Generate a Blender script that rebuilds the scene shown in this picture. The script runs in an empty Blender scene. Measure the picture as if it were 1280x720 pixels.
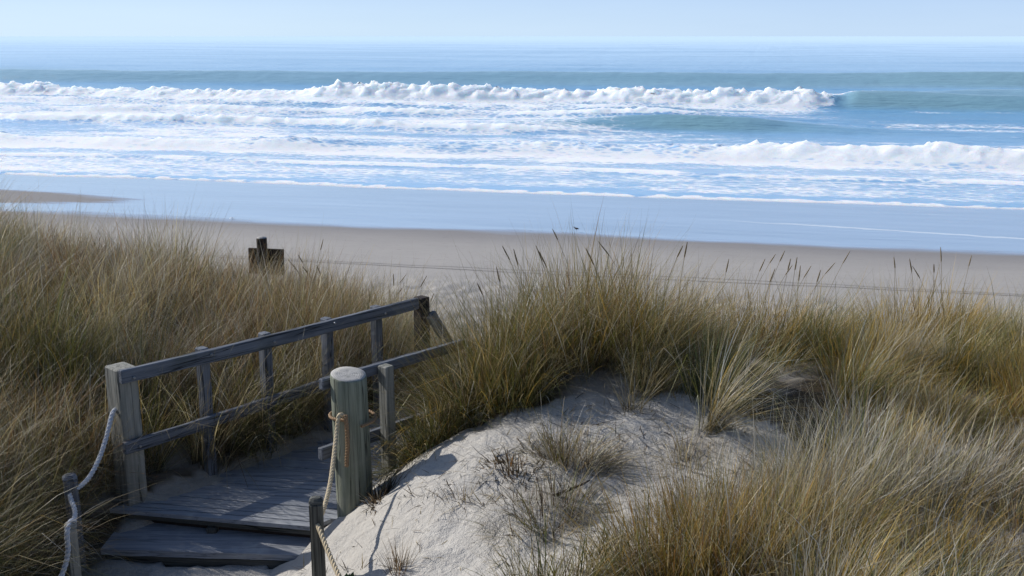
import bpy, math, random
import numpy as np
from mathutils import Vector, Matrix

SEED = 11
rng = np.random.default_rng(SEED)
random.seed(SEED)
scene = bpy.context.scene
COL = scene.collection

H = 6.0                       # camera height above the sea
F_PX = 1315.6                 # focal length for a 1280 px wide frame
PITCH = math.radians(13.46)
COAST = math.radians(13.0)    # the shoreline runs obliquely to the view
NU = (math.cos(COAST), -math.sin(COAST))   # along the shore
NV = (math.sin(COAST), math.cos(COAST))    # towards the sea
SUN_AZ, SUN_EL = math.radians(-62), math.radians(34)
SUN_DIR = Vector((math.sin(SUN_AZ) * math.cos(SUN_EL), math.cos(SUN_AZ) * math.cos(SUN_EL), math.sin(SUN_EL)))

# ------------------------------------------------------------------ noise
def _hash(ix, iy, seed):
    h = (ix.astype(np.int64) * 374761393 + iy.astype(np.int64) * 668265263 + seed * 974711) & 0x7fffffff
    h = ((h ^ (h >> 13)) * 1274126177) & 0x7fffffff
    h = (h ^ (h >> 16)) & 0xffff
    return h / 65535.0

def vnoise(x, y, seed=0):
    ix = np.floor(x); iy = np.floor(y)
    fx = x - ix; fy = y - iy
    fx = fx * fx * fx * (fx * (fx * 6 - 15) + 10); fy = fy * fy * fy * (fy * (fy * 6 - 15) + 10)
    a = _hash(ix, iy, seed); b = _hash(ix + 1, iy, seed)
    c = _hash(ix, iy + 1, seed); d = _hash(ix + 1, iy + 1, seed)
    return (a * (1 - fx) + b * fx) * (1 - fy) + (c * (1 - fx) + d * fx) * fy * 1.0

def fbm(x, y, seed=0, octs=4, gain=0.5):
    s = 0.0; a = 1.0; t = 0.0
    for o in range(octs):
        s = s + a * (vnoise(x, y, seed + 17 * o) * 2 - 1); t += a; a *= gain
        x = x * 2.03 + 5.1; y = y * 2.03 + 1.7
    return s / t

def sstep(a, b, x):
    t = np.clip((x - a) / (b - a), 0, 1)
    return t * t * (3 - 2 * t)

# ------------------------------------------------------------------ terrain height
CTRL = np.array([
 (0,0,1.6),(-3,0,1.7),(3,0,1.7),(0,2,1.98),(0,3.3,2.4),(-1.5,3.5,2.7),(-1.9,4.8,3.25),(-1.9,6.0,3.31),(-2.0,6.25,3.33),(-1.5,6.1,3.31),(-2.3,6.1,3.31),
 (-1.0,5.5,3.08),(-1.0,6.3,2.98),(-.27,4.9,2.74),(.3,4.7,2.64),(-.48,6.2,2.63),(.6,6.9,2.44),(1.26,6.9,2.45),
 (-.38,6.7,2.62),(.05,6.8,2.50),(1.78,6.5,2.57),(.57,5.9,2.58),(-.09,5.5,2.63),(-.75,6.9,2.95),(-.5,7.6,2.95),(.2,8.6,2.75),
 (3,5,2.65),(2,4.5,2.62),(4,7,2.70),(2.5,7.6,2.68),(3.5,9,2.66),(.9,8.1,2.40),(.1,7.8,2.46),(1.75,8.3,2.66),(5.5,9.5,2.82),(3,11,3.0),(.6,10.2,3.1),(6,6,2.75),(1.8,12,3.5),
 (-.35,9.4,3.35),(.1,10.3,3.7),(-1.5,7.3,3.24),(-2,6.9,3.24),(-1.0,8.1,3.26),(-.6,8.8,3.3),
 (-2.75,7.1,3.10),(-2.0,8.1,3.04),(-1.4,8.9,3.06),(-3.3,8.0,2.82),(-4.4,9,2.45),(-3,9.8,2.66),(-1.6,10,3.06),(-.9,10.4,3.35),
 (-4.2,7,2.75),(-3.5,6,3.02),(-3,5,3.22),(-4.5,5,2.7),(-6,7,2.3),(-6,10,2.3),(-4,12,2.9),(-2,12.5,3.5),(-2.6,5.7,3.38),(-2.86,6.2,3.34)], float)
def _tps(r2):
    return np.where(r2 < 1e-9, 0, 0.5 * r2 * np.log(np.maximum(r2, 1e-12)))
def _fit():
    P = CTRL[:, :2]; n = len(P)
    K = _tps(((P[:, None] - P[None]) ** 2).sum(-1)) + np.eye(n) * 0.02
    Q = np.c_[np.ones(n), P]
    A = np.block([[K, Q], [Q.T, np.zeros((3, 3))]])
    return np.linalg.solve(A, np.r_[CTRL[:, 2], np.zeros(3)])
_W = _fit()

# walkway frame: a runs along the railings, b across the deck
L0 = np.array((-2.57, 6.71)); DA = np.array((.660, .7513)); DB = np.array((.7513, -.660))
ZD = H - 3.15                 # deck level

def beach_z(v):
    return np.interp(v, [-60, 10, 14, 18, 24, 28, 32, 36, 40.4, 46, 60, 100, 160, 400, 30000],
                        [1.6, 1.5, .95, .60, .36, .24, .12, .055, .0, -.10, -.6, -2.2, -4.5, -9, -60])

def ground(x, y, detail=True):
    x = np.asarray(x, float); y = np.asarray(y, float)
    sh = x.shape; x = x.ravel(); y = y.ravel()
    cx = np.clip(x, -7.5, 7.5); cy = np.clip(y, -1.0, 14.0)
    out = np.empty_like(x)
    for s in range(0, len(x), 20000):
        e = s + 20000
        r2 = (cx[s:e, None] - CTRL[None, :, 0]) ** 2 + (cy[s:e, None] - CTRL[None, :, 1]) ** 2
        out[s:e] = _tps(r2) @ _W[:len(CTRL)] + _W[-3] + _W[-2] * cx[s:e] + _W[-1] * cy[s:e]
    drop = np.clip(out, 1.5, 4.3)
    # sand kept below the decking
    a = (x - L0[0]) * DA[0] + (y - L0[1]) * DA[1]; b = (x - L0[0]) * DB[0] + (y - L0[1]) * DB[1]
    front = -.09 + .59 * b
    inside = sstep(.05, .28, b + .07 * fbm(a * 2.2, b * 2.2, 5)) * sstep(1.24, 1.08, b) * sstep(-.50, -.38, a - front) * sstep(4.6, 3.6, a)
    drop = drop * (1 - inside) + np.maximum(drop, 3.42) * inside
    z = H - drop
    pf = sstep(-2.85, -2.65, x) * sstep(-1.15, -1.4, x) * sstep(5.1, 5.6, y) * (y < 6.33 - .07 * (x + 2.7))
    z = z * (1 - pf) + (ZD - .185 + .5 * np.maximum(0, x + 1.55)) * pf
    apron = ZD + .040 - .24 * np.maximum(b, -.1) - .02 * np.maximum(a, 0) + .05 * fbm(a * 2.6, b * 5, 6, 3)
    apron = np.where((b > -.25) & (b < .6) & (a > .09 + b * .59) & (a < 3.3), apron, -9)
    z = np.maximum(z, apron)
    v = x * NV[0] + y * NV[1]
    w = sstep(9.5, 15.5, v)
    zb = beach_z(v)
    z = np.where(v > 9.5, z * (1 - w) + zb * w, z)
    far = sstep(9, 40, np.abs(x)) * sstep(16, 8, v)
    z = z + far * (.8 * fbm(x * .06, y * .06, 3) + .3 * fbm(x * .2, y * .2, 8))
    if detail:
        dun = 1 - w
        calm = 1 - .75 * sstep(-.4, -.1, a - front) * sstep(1.3, 1.1, b) * sstep(-.1, .1, b)
        z = z + dun * calm * (.045 * fbm(x * 1.3, y * 1.3, 21, 3) + .046 * fbm(x * 3.6, y * 3.6, 22, 3) + .024 * fbm(x * 9, y * 9, 23, 3) - .03 * np.maximum(0, fbm(x * 2.6, y * 2.6, 24, 2) - .15))
        # trampled sand on the upper beach
        tr = sstep(14, 17, v) * sstep(24.3, 22.0, v + .6 * fbm(x * .6, y * .6, 44))
        z = z + tr * (.09 * fbm(x * 2.4, y * 2.4, 31, 3) - .09 * np.maximum(0, fbm(x * 1.5, y * 1.5, 33, 2)))
        z = z + sstep(20, 25, v) * sstep(33, 28, v) * .012 * fbm(x * .8, y * .8, 37, 3)
    return z.reshape(sh)

def gz(x, y):
    return float(ground(np.array([x]), np.array([y]))[0])

# ------------------------------------------------------------------ mesh helpers
def np_mesh(name, verts, faces, smooth=True):
    """verts (n,3), faces (m,4) or (m,3)"""
    me = bpy.data.meshes.new(name)
    k = faces.shape[1]
    me.vertices.add(len(verts)); me.vertices.foreach_set('co', np.ascontiguousarray(verts, np.float32).ravel())
    me.loops.add(faces.size); me.loops.foreach_set('vertex_index', np.ascontiguousarray(faces, np.int32).ravel())
    me.polygons.add(len(faces))
    me.polygons.foreach_set('loop_start', np.arange(0, faces.size, k, dtype=np.int32))
    me.polygons.foreach_set('loop_total', np.full(len(faces), k, np.int32))
    if smooth: me.polygons.foreach_set('use_smooth', np.ones(len(faces), bool))
    me.update(calc_edges=True)
    return me

def fattr(me, name, vals):
    a = me.attributes.new(name, 'FLOAT', 'POINT'); a.data.foreach_set('value', np.ascontiguousarray(vals, np.float32).ravel())
def cattr(me, name, rgb):
    a = me.attributes.new(name, 'FLOAT_COLOR', 'POINT')
    c = np.ones((len(rgb), 4), np.float32); c[:, :3] = rgb
    a.data.foreach_set('color', c.ravel())

def link(name, me, mat=None, parent=None):
    o = bpy.data.objects.new(name, me); COL.objects.link(o)
    if mat is not None and me is not None:
        if len(me.materials) == 0: me.materials.append(mat)
    if parent is not None: o.parent = parent
    return o

def tag(o, label=None, cat=None, group=None, kind=None):
    if label: o['label'] = label
    if cat: o['category'] = cat
    if group: o['group'] = group
    if kind: o['kind'] = kind
    return o

def empty(name, loc, label, cat, group=None):
    o = bpy.data.objects.new(name, None); COL.objects.link(o); o.location = loc; o.empty_display_size = .1
    return tag(o, label, cat, group)

def grid_faces(nx, ny):
    i = np.arange(nx * ny).reshape(ny, nx)
    return np.stack([i[:-1, :-1], i[:-1, 1:], i[1:, 1:], i[1:, :-1]], -1).reshape(-1, 4)

def geo(start, end, first, ratio):
    out = []; s = first; p = start; sg = 1 if end > start else -1
    while sg * (end - p) > 0:
        p += sg * s; s *= ratio; out.append(p)
    return out

# ------------------------------------------------------------------ materials
def new_mat(name):
    m = bpy.data.materials.new(name); m.use_nodes = True
    nt = m.node_tree; nt.nodes.clear()
    return m, nt

class NB:
    """small node builder"""
    def __init__(s, nt): s.nt = nt
    def n(s, typ, **kw):
        nd = s.nt.nodes.new(typ)
        for k, v in kw.items():
            if k == 'ins':
                for kk, vv in v.items():
                    if hasattr(vv, 'is_output') or isinstance(vv, bpy.types.NodeSocket): s.nt.links.new(vv, nd.inputs[kk])
                    else: nd.inputs[kk].default_value = vv
            else: setattr(nd, k, v)
        return nd
    def math(s, op, a, b=None, c=None, clamp=False):
        nd = s.nt.nodes.new('ShaderNodeMath'); nd.operation = op; nd.use_clamp = clamp
        for i, v in enumerate((a, b, c)):
            if v is None: continue
            if isinstance(v, bpy.types.NodeSocket): s.nt.links.new(v, nd.inputs[i])
            else: nd.inputs[i].default_value = v
        return nd.outputs[0]
    def ramp(s, x, lo, hi, a=0.0, b=1.0, smooth=True):
        nd = s.nt.nodes.new('ShaderNodeMapRange'); nd.interpolation_type = 'SMOOTHSTEP' if smooth else 'LINEAR'
        s.nt.links.new(x, nd.inputs[0])
        for i, v in zip((1, 2, 3, 4), (lo, hi, a, b)):
            if isinstance(v, bpy.types.NodeSocket): s.nt.links.new(v, nd.inputs[i])
            else: nd.inputs[i].default_value = v
        return nd.outputs[0]
    def mix(s, f, a, b, mode='MIX'):
        nd = s.nt.nodes.new('ShaderNodeMix'); nd.data_type = 'RGBA'; nd.blend_type = mode
        for idx, v in ((0, f), (6, a), (7, b)):
            if isinstance(v, bpy.types.NodeSocket): s.nt.links.new(v, nd.inputs[idx])
            elif idx == 0: nd.inputs[0].default_value = v
            else: nd.inputs[idx].default_value = (*v, 1)
        return nd.outputs[2]
    def noise(s, vec, scale, detail=4, rough=.55, dist=0.0):
        nd = s.nt.nodes.new('ShaderNodeTexNoise'); s.nt.links.new(vec, nd.inputs['Vector'])
        nd.inputs['Scale'].default_value = scale; nd.inputs['Detail'].default_value = detail
        nd.inputs['Roughness'].default_value = rough; nd.inputs['Distortion'].default_value = dist
        return nd.outputs[0]
    def mapping(s, vec, scale=(1, 1, 1), rot=(0, 0, 0), loc=(0, 0, 0)):
        nd = s.nt.nodes.new('ShaderNodeMapping'); s.nt.links.new(vec, nd.inputs['Vector'])
        nd.inputs['Scale'].default_value = scale; nd.inputs['Rotation'].default_value = rot; nd.inputs['Location'].default_value = loc
        return nd.outputs[0]
    def bump(s, height, strength=.3, dist=.02, normal=None):
        nd = s.nt.nodes.new('ShaderNodeBump'); s.nt.links.new(height, nd.inputs['Height'])
        if isinstance(strength, bpy.types.NodeSocket): s.nt.links.new(strength, nd.inputs['Strength'])
        else: nd.inputs['Strength'].default_value = strength
        nd.inputs['Distance'].default_value = dist
        if normal is not None: s.nt.links.new(normal, nd.inputs['Normal'])
        return nd.outputs[0]
    def principled(s, **ins):
        nd = s.nt.nodes.new('ShaderNodeBsdfPrincipled')
        for k, v in ins.items():
            k = k.replace('_', ' ')
            sock = nd.inputs[k]
            if isinstance(v, bpy.types.NodeSocket): s.nt.links.new(v, sock)
            elif isinstance(v, tuple): sock.default_value = (*v, 1)
            else: sock.default_value = v
        return nd.outputs[0]
    def out(s, sh):
        nd = s.nt.nodes.new('ShaderNodeOutputMaterial'); s.nt.links.new(sh, nd.inputs['Surface'])
    def obj(s):
        return s.nt.nodes.new('ShaderNodeTexCoord').outputs['Object']

def mat_sand():
    m, nt = new_mat('sand'); b = NB(nt)
    P = b.obj()
    rot = b.n('ShaderNodeVectorRotate', rotation_type='Z_AXIS', ins={'Vector': P, 'Angle': COAST}).outputs[0]
    sx = b.n('ShaderNodeSeparateXYZ', ins={0: rot})
    U, V = sx.outputs[0], sx.outputs[1]
    grass = b.n('ShaderNodeAttribute', attribute_name='thatch_shade').outputs['Fac']
    # colour
    n1 = b.noise(P, 2.2, 5); n2 = b.noise(P, 26, 4, .65); n3 = b.noise(P, 160, 2)
    c = b.mix(n1, (.455, .425, .38), (.57, .54, .49))
    c = b.mix(b.ramp(n2, .45, .75, 0, .30), c, (.31, .275, .235))
    c = b.mix(b.ramp(n3, .60, .75, 0, .28), c, (.20, .175, .15))
    # beach part: greyer, damper towards the sea
    bn = b.noise(b.mapping(rot, (.16, .5, .5)), 1.0, 4)
    bn2 = b.noise(b.mapping(rot, (.5, 2.2, 1)), 1.0, 4)
    beach = b.ramp(V, 12, 17)
    cb = b.mix(bn2, (.35, .327, .302), (.395, .37, .343))
    Vn = b.math('ADD', V, b.math('MULTIPLY', b.math('SUBTRACT', bn, .5), 2.2))
    fleck = b.noise(b.mapping(rot, (3, 9, 1)), 1.0, 3, .6)
    cb = b.mix(b.ramp(fleck, .60, .72, 0, .34), cb, (.2, .175, .155))
    c = b.mix(beach, c, cb)
    damp = b.ramp(Vn, 27.0, 31.0)
    # tongue of drier sand on the left
    du = b.math('DIVIDE', b.math('ADD', U, 36.5), 14.0); dv = b.math('DIVIDE', b.math('SUBTRACT', V, 34.3), 2.05)
    rr = b.math('ADD', b.math('MULTIPLY', du, du), b.math('MULTIPLY', dv, dv))
    rr = b.math('ADD', rr, b.math('MULTIPLY', b.math('SUBTRACT', bn2, .5), .5))
    tongue = b.ramp(rr, 1.15, .8)
    wet = b.math('MULTIPLY', b.ramp(Vn, 30.4, 31.6), b.math('SUBTRACT', 1, tongue))
    c = b.mix(b.math('MULTIPLY', damp, .55), c, (.16, .15, .155))
    c = b.mix(wet, c, b.mix(b.noise(b.mapping(rot, (.12, .6, 1)), 1, 4), (.25, .33, .45), (.39, .49, .65)))  # pale blue base paints in part of the sky's reflection
    # foam line left by the last wash
    lu = b.math('SUBTRACT', V, b.math('SUBTRACT', 35.0, b.math('MULTIPLY', U, .165)))
    lu = b.math('ADD', lu, b.math('MULTIPLY', b.math('SUBTRACT', b.noise(b.mapping(rot, (.7, .7, 1)), 1, 5), .5), .7))
    fl = b.math('MULTIPLY', b.ramp(b.math('ABSOLUTE', lu), .17, .05), b.ramp(U, -2, 3, 0, .85))
    c = b.mix(fl, c, (.75, .78, .8))
    # dead thatch under the grass, also painting shade into the gaps
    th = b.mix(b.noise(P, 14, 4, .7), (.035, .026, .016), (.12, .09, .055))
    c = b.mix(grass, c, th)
    rough = b.math('SUBTRACT', .92, b.math('MULTIPLY', damp, .25))
    rough = b.ramp(wet, 0, 1, rough, .10, smooth=False)
    hgt = b.math('ADD', b.math('MULTIPLY', n2, .5), b.math('MULTIPLY', n3, .25))
    hgt = b.math('ADD', hgt, b.noise(P, 9, 5, .6))
    bst = b.math('MULTIPLY', b.math('SUBTRACT', 1, wet), b.ramp(V, 14, 24, 1.0, .22))
    nrm = b.bump(hgt, bst, .03)
    wn = b.noise(b.mapping(rot, (.35, 2.2, 1)), 1.0, 4)
    nrm = b.bump(wn, b.math('MULTIPLY', wet, .2), .06, nrm)
    spec = b.ramp(wet, 0, 1, .15, 1.0, smooth=False)
    sh = b.principled(Base_Color=c, Roughness=rough, Normal=nrm, IOR=1.45)
    bs = sh.node
    nt.links.new(spec, bs.inputs['Specular IOR Level'])
    b.out(sh); return m

def mat_sea():
    m, nt = new_mat('sea_water'); b = NB(nt)
    P = b.obj()
    rot = b.n('ShaderNodeVectorRotate', rotation_type='Z_AXIS', ins={'Vector': P, 'Angle': COAST}).outputs[0]
    sx = b.n('ShaderNodeSeparateXYZ', ins={0: rot}); U, V = sx.outputs[0], sx.outputs[1]
    foam = b.n('ShaderNodeAttribute', attribute_name='foam').outputs['Fac']
    face = b.n('ShaderNodeAttribute', attribute_name='face').outputs['Fac']
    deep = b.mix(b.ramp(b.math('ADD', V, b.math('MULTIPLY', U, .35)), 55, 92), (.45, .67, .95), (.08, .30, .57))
    deep = b.mix(b.noise(b.mapping(rot, (.02, .07, 1)), 1, 3), deep, (.15, .38, .60))
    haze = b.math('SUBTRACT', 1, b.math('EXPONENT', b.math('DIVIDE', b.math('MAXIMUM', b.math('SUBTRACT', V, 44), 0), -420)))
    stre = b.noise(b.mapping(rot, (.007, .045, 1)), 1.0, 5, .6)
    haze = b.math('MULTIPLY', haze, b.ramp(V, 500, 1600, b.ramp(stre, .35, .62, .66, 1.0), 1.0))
    deep = b.mix(face, deep, (.20, .38, .44))
    # ripples
    r1 = b.noise(b.mapping(rot, (.35, 1.3, 1)), 1.0, 6, .62)
    r2 = b.noise(b.mapping(rot, (.05, .22, 1)), 1.0, 4, .55)
    r3 = b.noise(b.mapping(rot, (1.6, 4.5, 1)), 1.0, 4, .6)
    hh = b.math('ADD', b.math('MULTIPLY', r1, .45), b.math('MULTIPLY', r2, 1.0))
    hh = b.math('ADD', hh, b.math('MULTIPLY', r3, .12))
    near = b.ramp(V, 42, 62, .25, 1.0)
    nrm = b.bump(hh, near, .42)
    water = b.principled(Base_Color=deep, Roughness=.16, IOR=1.33, Normal=nrm)
    # foam with a lacy break-up
    f1 = b.noise(b.mapping(rot, (.9, 2.2, 1)), 1.0, 8, .72, .5)
    vo = b.n('ShaderNodeTexVoronoi', feature='DISTANCE_TO_EDGE', ins={'Vector': b.mapping(rot, (1.5, 3.2, 1)), 'Scale': 1.0}).outputs[0]
    lace = b.ramp(vo, .0, .28, .12, -.08)
    f2 = b.noise(b.mapping(rot, (2.6, 6.5, 1)), 1.0, 5, .65)
    pat = b.math('ADD', b.math('MULTIPLY', f1, .75), b.math('MULTIPLY', f2, .30))
    f3 = b.noise(b.mapping(rot, (.25, .5, 1)), 1.0, 5, .6)
    pat = b.math('ADD', b.math('ADD', pat, lace), b.math('MULTIPLY', b.math('SUBTRACT', f3, .5), .9))
    ff = b.math('ADD', b.math('MULTIPLY', foam, 1.15), b.math('MULTIPLY', b.math('SUBTRACT', pat, .5), 1.0))
    ff = b.ramp(ff, .34, .74)
    fn = b.noise(b.mapping(rot, (1.5, 2.2, 2.2)), 1.0, 6, .7)
    fn2 = b.noise(b.mapping(rot, (4, 5, 5)), 1.0, 4, .7)
    fnr = b.bump(b.math('ADD', fn, b.math('MULTIPLY', fn2, .5)), .8, .16)
    fb = b.principled(Base_Color=b.mix(fn, (.88, .955, 1.0), (.93, .98, 1.0)), Roughness=.85, Normal=fnr)
    fb.node.inputs['Subsurface Weight'].default_value = 1.0; fb.node.inputs['Subsurface Radius'].default_value = (.7, .95, 1.15); fb.node.inputs['Subsurface Scale'].default_value = 2.0; fb.node.inputs['Specular IOR Level'].default_value = .2
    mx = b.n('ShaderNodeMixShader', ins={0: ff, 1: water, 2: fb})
    # distance haze painted onto the surface as pale colour, fading the horizon
    painted_mist = b.n('ShaderNodeBsdfDiffuse', ins={0: (.61, .785, .95, 1)}).outputs[0]
    mx = b.n('ShaderNodeMixShader', ins={0: haze, 1: mx.outputs[0], 2: painted_mist})
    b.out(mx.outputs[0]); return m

def mat_wood(name, dark, light, stain=(.06, .07, .05), stain_amt=.35, bump=.5, crk=.85):
    m, nt = new_mat(name); b = NB(nt)
    P = b.obj()
    inf = b.n('ShaderNodeObjectInfo')
    off = b.n('ShaderNodeVectorMath', operation='SCALE', ins={0: inf.outputs['Location'], 'Scale': 3.7}).outputs[0]
    Q = b.n('ShaderNodeVectorMath', operation='ADD', ins={0: P, 1: off}).outputs[0]
    g = b.noise(b.mapping(Q, (1.4, 30, 30)), 1.0, 6, .65, .3)
    g2 = b.noise(b.mapping(Q, (.8, 70, 70)), 1.0, 3, .6)
    k = b.noise(Q, 3.0, 4)
    c = b.mix(b.ramp(g, .3, .7), dark, light)
    c = b.mix(b.ramp(g2, .58, .68, 0, .6), c, tuple(x * .35 for x in dark))
    c = b.mix(b.ramp(k, .52, .7, 0, stain_amt), c, stain)
    ck = b.noise(b.mapping(Q, (.55, 16, 16), loc=(3, 1, 2)), 1.0, 3, .5)
    crack = b.ramp(b.math('ABSOLUTE', b.math('SUBTRACT', ck, .5)), .016, .004, 0, crk)
    c = b.mix(crack, c, tuple(x * .18 for x in dark))
    dust = b.noise(Q, 45, 3, .7)
    c = b.mix(b.ramp(dust, .62, .75, 0, .22), c, tuple(min(1, x * 1.35) for x in light))
    hh = b.math('SUBTRACT', b.math('ADD', g, b.math('MULTIPLY', g2, .7)), crack)
    sh = b.principled(Base_Color=c, Roughness=.82, Normal=b.bump(hh, bump, .006))
    sh.node.inputs['Specular IOR Level'].default_value = .25
    b.out(sh); return m

def mat_endgrain():
    m, nt = new_mat('end_grain'); b = NB(nt)
    P = b.obj()
    w = b.n('ShaderNodeTexWave', wave_type='RINGS', rings_direction='X', ins={'Vector': P, 'Scale': 22.0, 'Distortion': 2.5, 'Detail': 3.0}).outputs[1]
    n = b.noise(P, 18, 5, .7)
    c = b.mix(w, (.30, .29, .27), (.46, .44, .41))
    c = b.mix(b.ramp(n, .5, .7, 0, .6), c, (.17, .17, .15))
    sh = b.principled(Base_Color=c, Roughness=.85, Normal=b.bump(n, .5, .006)); b.out(sh); return m

def mat_rope(name, c1, c2):
    m, nt = new_mat(name); b = NB(nt)
    P = b.obj()
    n = b.noise(P, 60, 4, .7); n2 = b.noise(P, 400, 2)
    c = b.mix(n, c1, c2)
    c = b.mix(b.ramp(n2, .55, .7, 0, .35), c, tuple(x * .5 for x in c1))
    sh = b.principled(Base_Color=c, Roughness=.75, Normal=b.bump(n2, .5, .003)); b.out(sh); return m

def mat_grass():
    m, nt = new_mat('marram_grass'); b = NB(nt)
    col = b.n('ShaderNodeAttribute', attribute_name='col').outputs['Color']
    d = b.principled(Base_Color=col, Roughness=.42)
    d.node.inputs['Specular IOR Level'].default_value = .28
    tr = b.n('ShaderNodeBsdfTranslucent', ins={'Color': b.mix(.25, col, (.9, .8, .4), 'MULTIPLY')}).outputs[0]
    mx = b.n('ShaderNodeMixShader', ins={0: .34, 1: d, 2: tr})
    b.out(mx.outputs[0]); return m

def mat_plain(name, base, rough=.6, spec=.4, var=.3, scale=20, metallic=0.0):
    m, nt = new_mat(name); b = NB(nt)
    P = b.obj(); n = b.noise(P, scale, 5, .65)
    c = b.mix(n, tuple(x * (1 - var) for x in base), tuple(min(1, x * (1 + var)) for x in base))
    sh = b.principled(Base_Color=c, Roughness=rough, Metallic=metallic, Normal=b.bump(n, .3, .004))
    sh.node.inputs['Specular IOR Level'].default_value = spec
    b.out(sh); return m

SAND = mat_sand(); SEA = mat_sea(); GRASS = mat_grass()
WOOD = mat_wood('weathered_rail_timber', (.088, .096, .112), (.19, .202, .228))
WOODPOST = mat_wood('pale_post_timber', (.19, .185, .16), (.33, .32, .28), (.10, .11, .08), .5)
DECK = mat_wood('sandy_deck_boards', (.23, .24, .26), (.35, .36, .38), (.43, .43, .425), .8, .4, .3)
GREENPOST = mat_wood('treated_round_log', (.13, .145, .105), (.27, .28, .215), (.30, .29, .25), .35, .6)
DARKWOOD = mat_wood('dark_shaded_timber', (.028, .021, .019), (.06, .045, .038), (.02, .02, .02), .4)  # dark tone paints in shade on bearer, end post and sign back
DARKPOST = mat_wood('dark_grey_stake', (.06, .062, .055), (.13, .13, .115), (.04, .04, .04), .4)  # also used below the deck edge, where its dark paints in shade
ENDG = mat_endgrain()
ROPE_SUN = mat_rope('sun_tinted_rope_fibre', (.47, .37, .22), (.63, .52, .35))  # warm sunlight painted into the right rope's colour
ROPE_SHADE = mat_rope('shade_tinted_rope_fibre', (.44, .46, .50), (.62, .64, .68))  # bluish shade painted into the left rope's colour
ROPE_B = mat_rope('frayed_brown_rope', (.22, .13, .065), (.36, .23, .12))
STEEL = mat_plain('galvanised_steel', (.30, .30, .30), .45, .5, .3, 60, .8)

# ------------------------------------------------------------------ ground sheet
def in_poly(x, y, poly):
    x = np.asarray(x); y = np.asarray(y); r = np.zeros(x.shape, bool)
    n = len(poly)
    for i in range(n):
        x1, y1 = poly[i]; x2, y2 = poly[(i + 1) % n]
        if y1 == y2: continue
        c = ((y1 > y) != (y2 > y)) & (x < (x2 - x1) * (y - y1) / (y2 - y1) + x1)
        r ^= c
    return r

# bare sand on the mound beside the steps (world metres)
SAND_POLY = [(-1.28, 6.3), (-1.02, 6.62), (-.86, 6.62), (-.62, 6.66), (-.40, 6.70), (.04, 6.84), (.35, 6.98), (1.28, 7.0), (1.58, 6.72), (1.9, 6.42),
             (1.75, 6.1), (1.4, 5.75), (1.15, 5.35), (.95, 5.0), (.5, 4.9), (.30, 4.7), (.1, 4.2), (-1.0, 4.2), (-1.6, 4.6), (-1.4, 6.1)]
PATH_POLY = [(-2.50, 6.95), (-2.66, 6.6), (-2.60, 6.0), (-2.48, 5.4), (-2.4, 4.2), (-1.0, 4.2), (-1.2, 6.5), (-.9, 7.2), (.2, 8.45), (.9, 10.5), (1.2, 12.5), (-.9, 12.5), (-.7, 10.2), (-.62, 9.1)]

def bare(x, y):
    """1 where no grass grows"""
    jx = x + .10 * fbm(x * 3, y * 3, 61); jy = y + .10 * fbm(x * 3, y * 3, 62)
    a = (x - L0[0]) * DA[0] + (y - L0[1]) * DA[1]; b = (x - L0[0]) * DB[0] + (y - L0[1]) * DB[1]
    deck = (b > -.06) & (b < 1.26) & (a > -.1) & (a < 4.3)
    return in_poly(jx, jy, SAND_POLY) | in_poly(jx, jy, PATH_POLY) | deck

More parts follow.
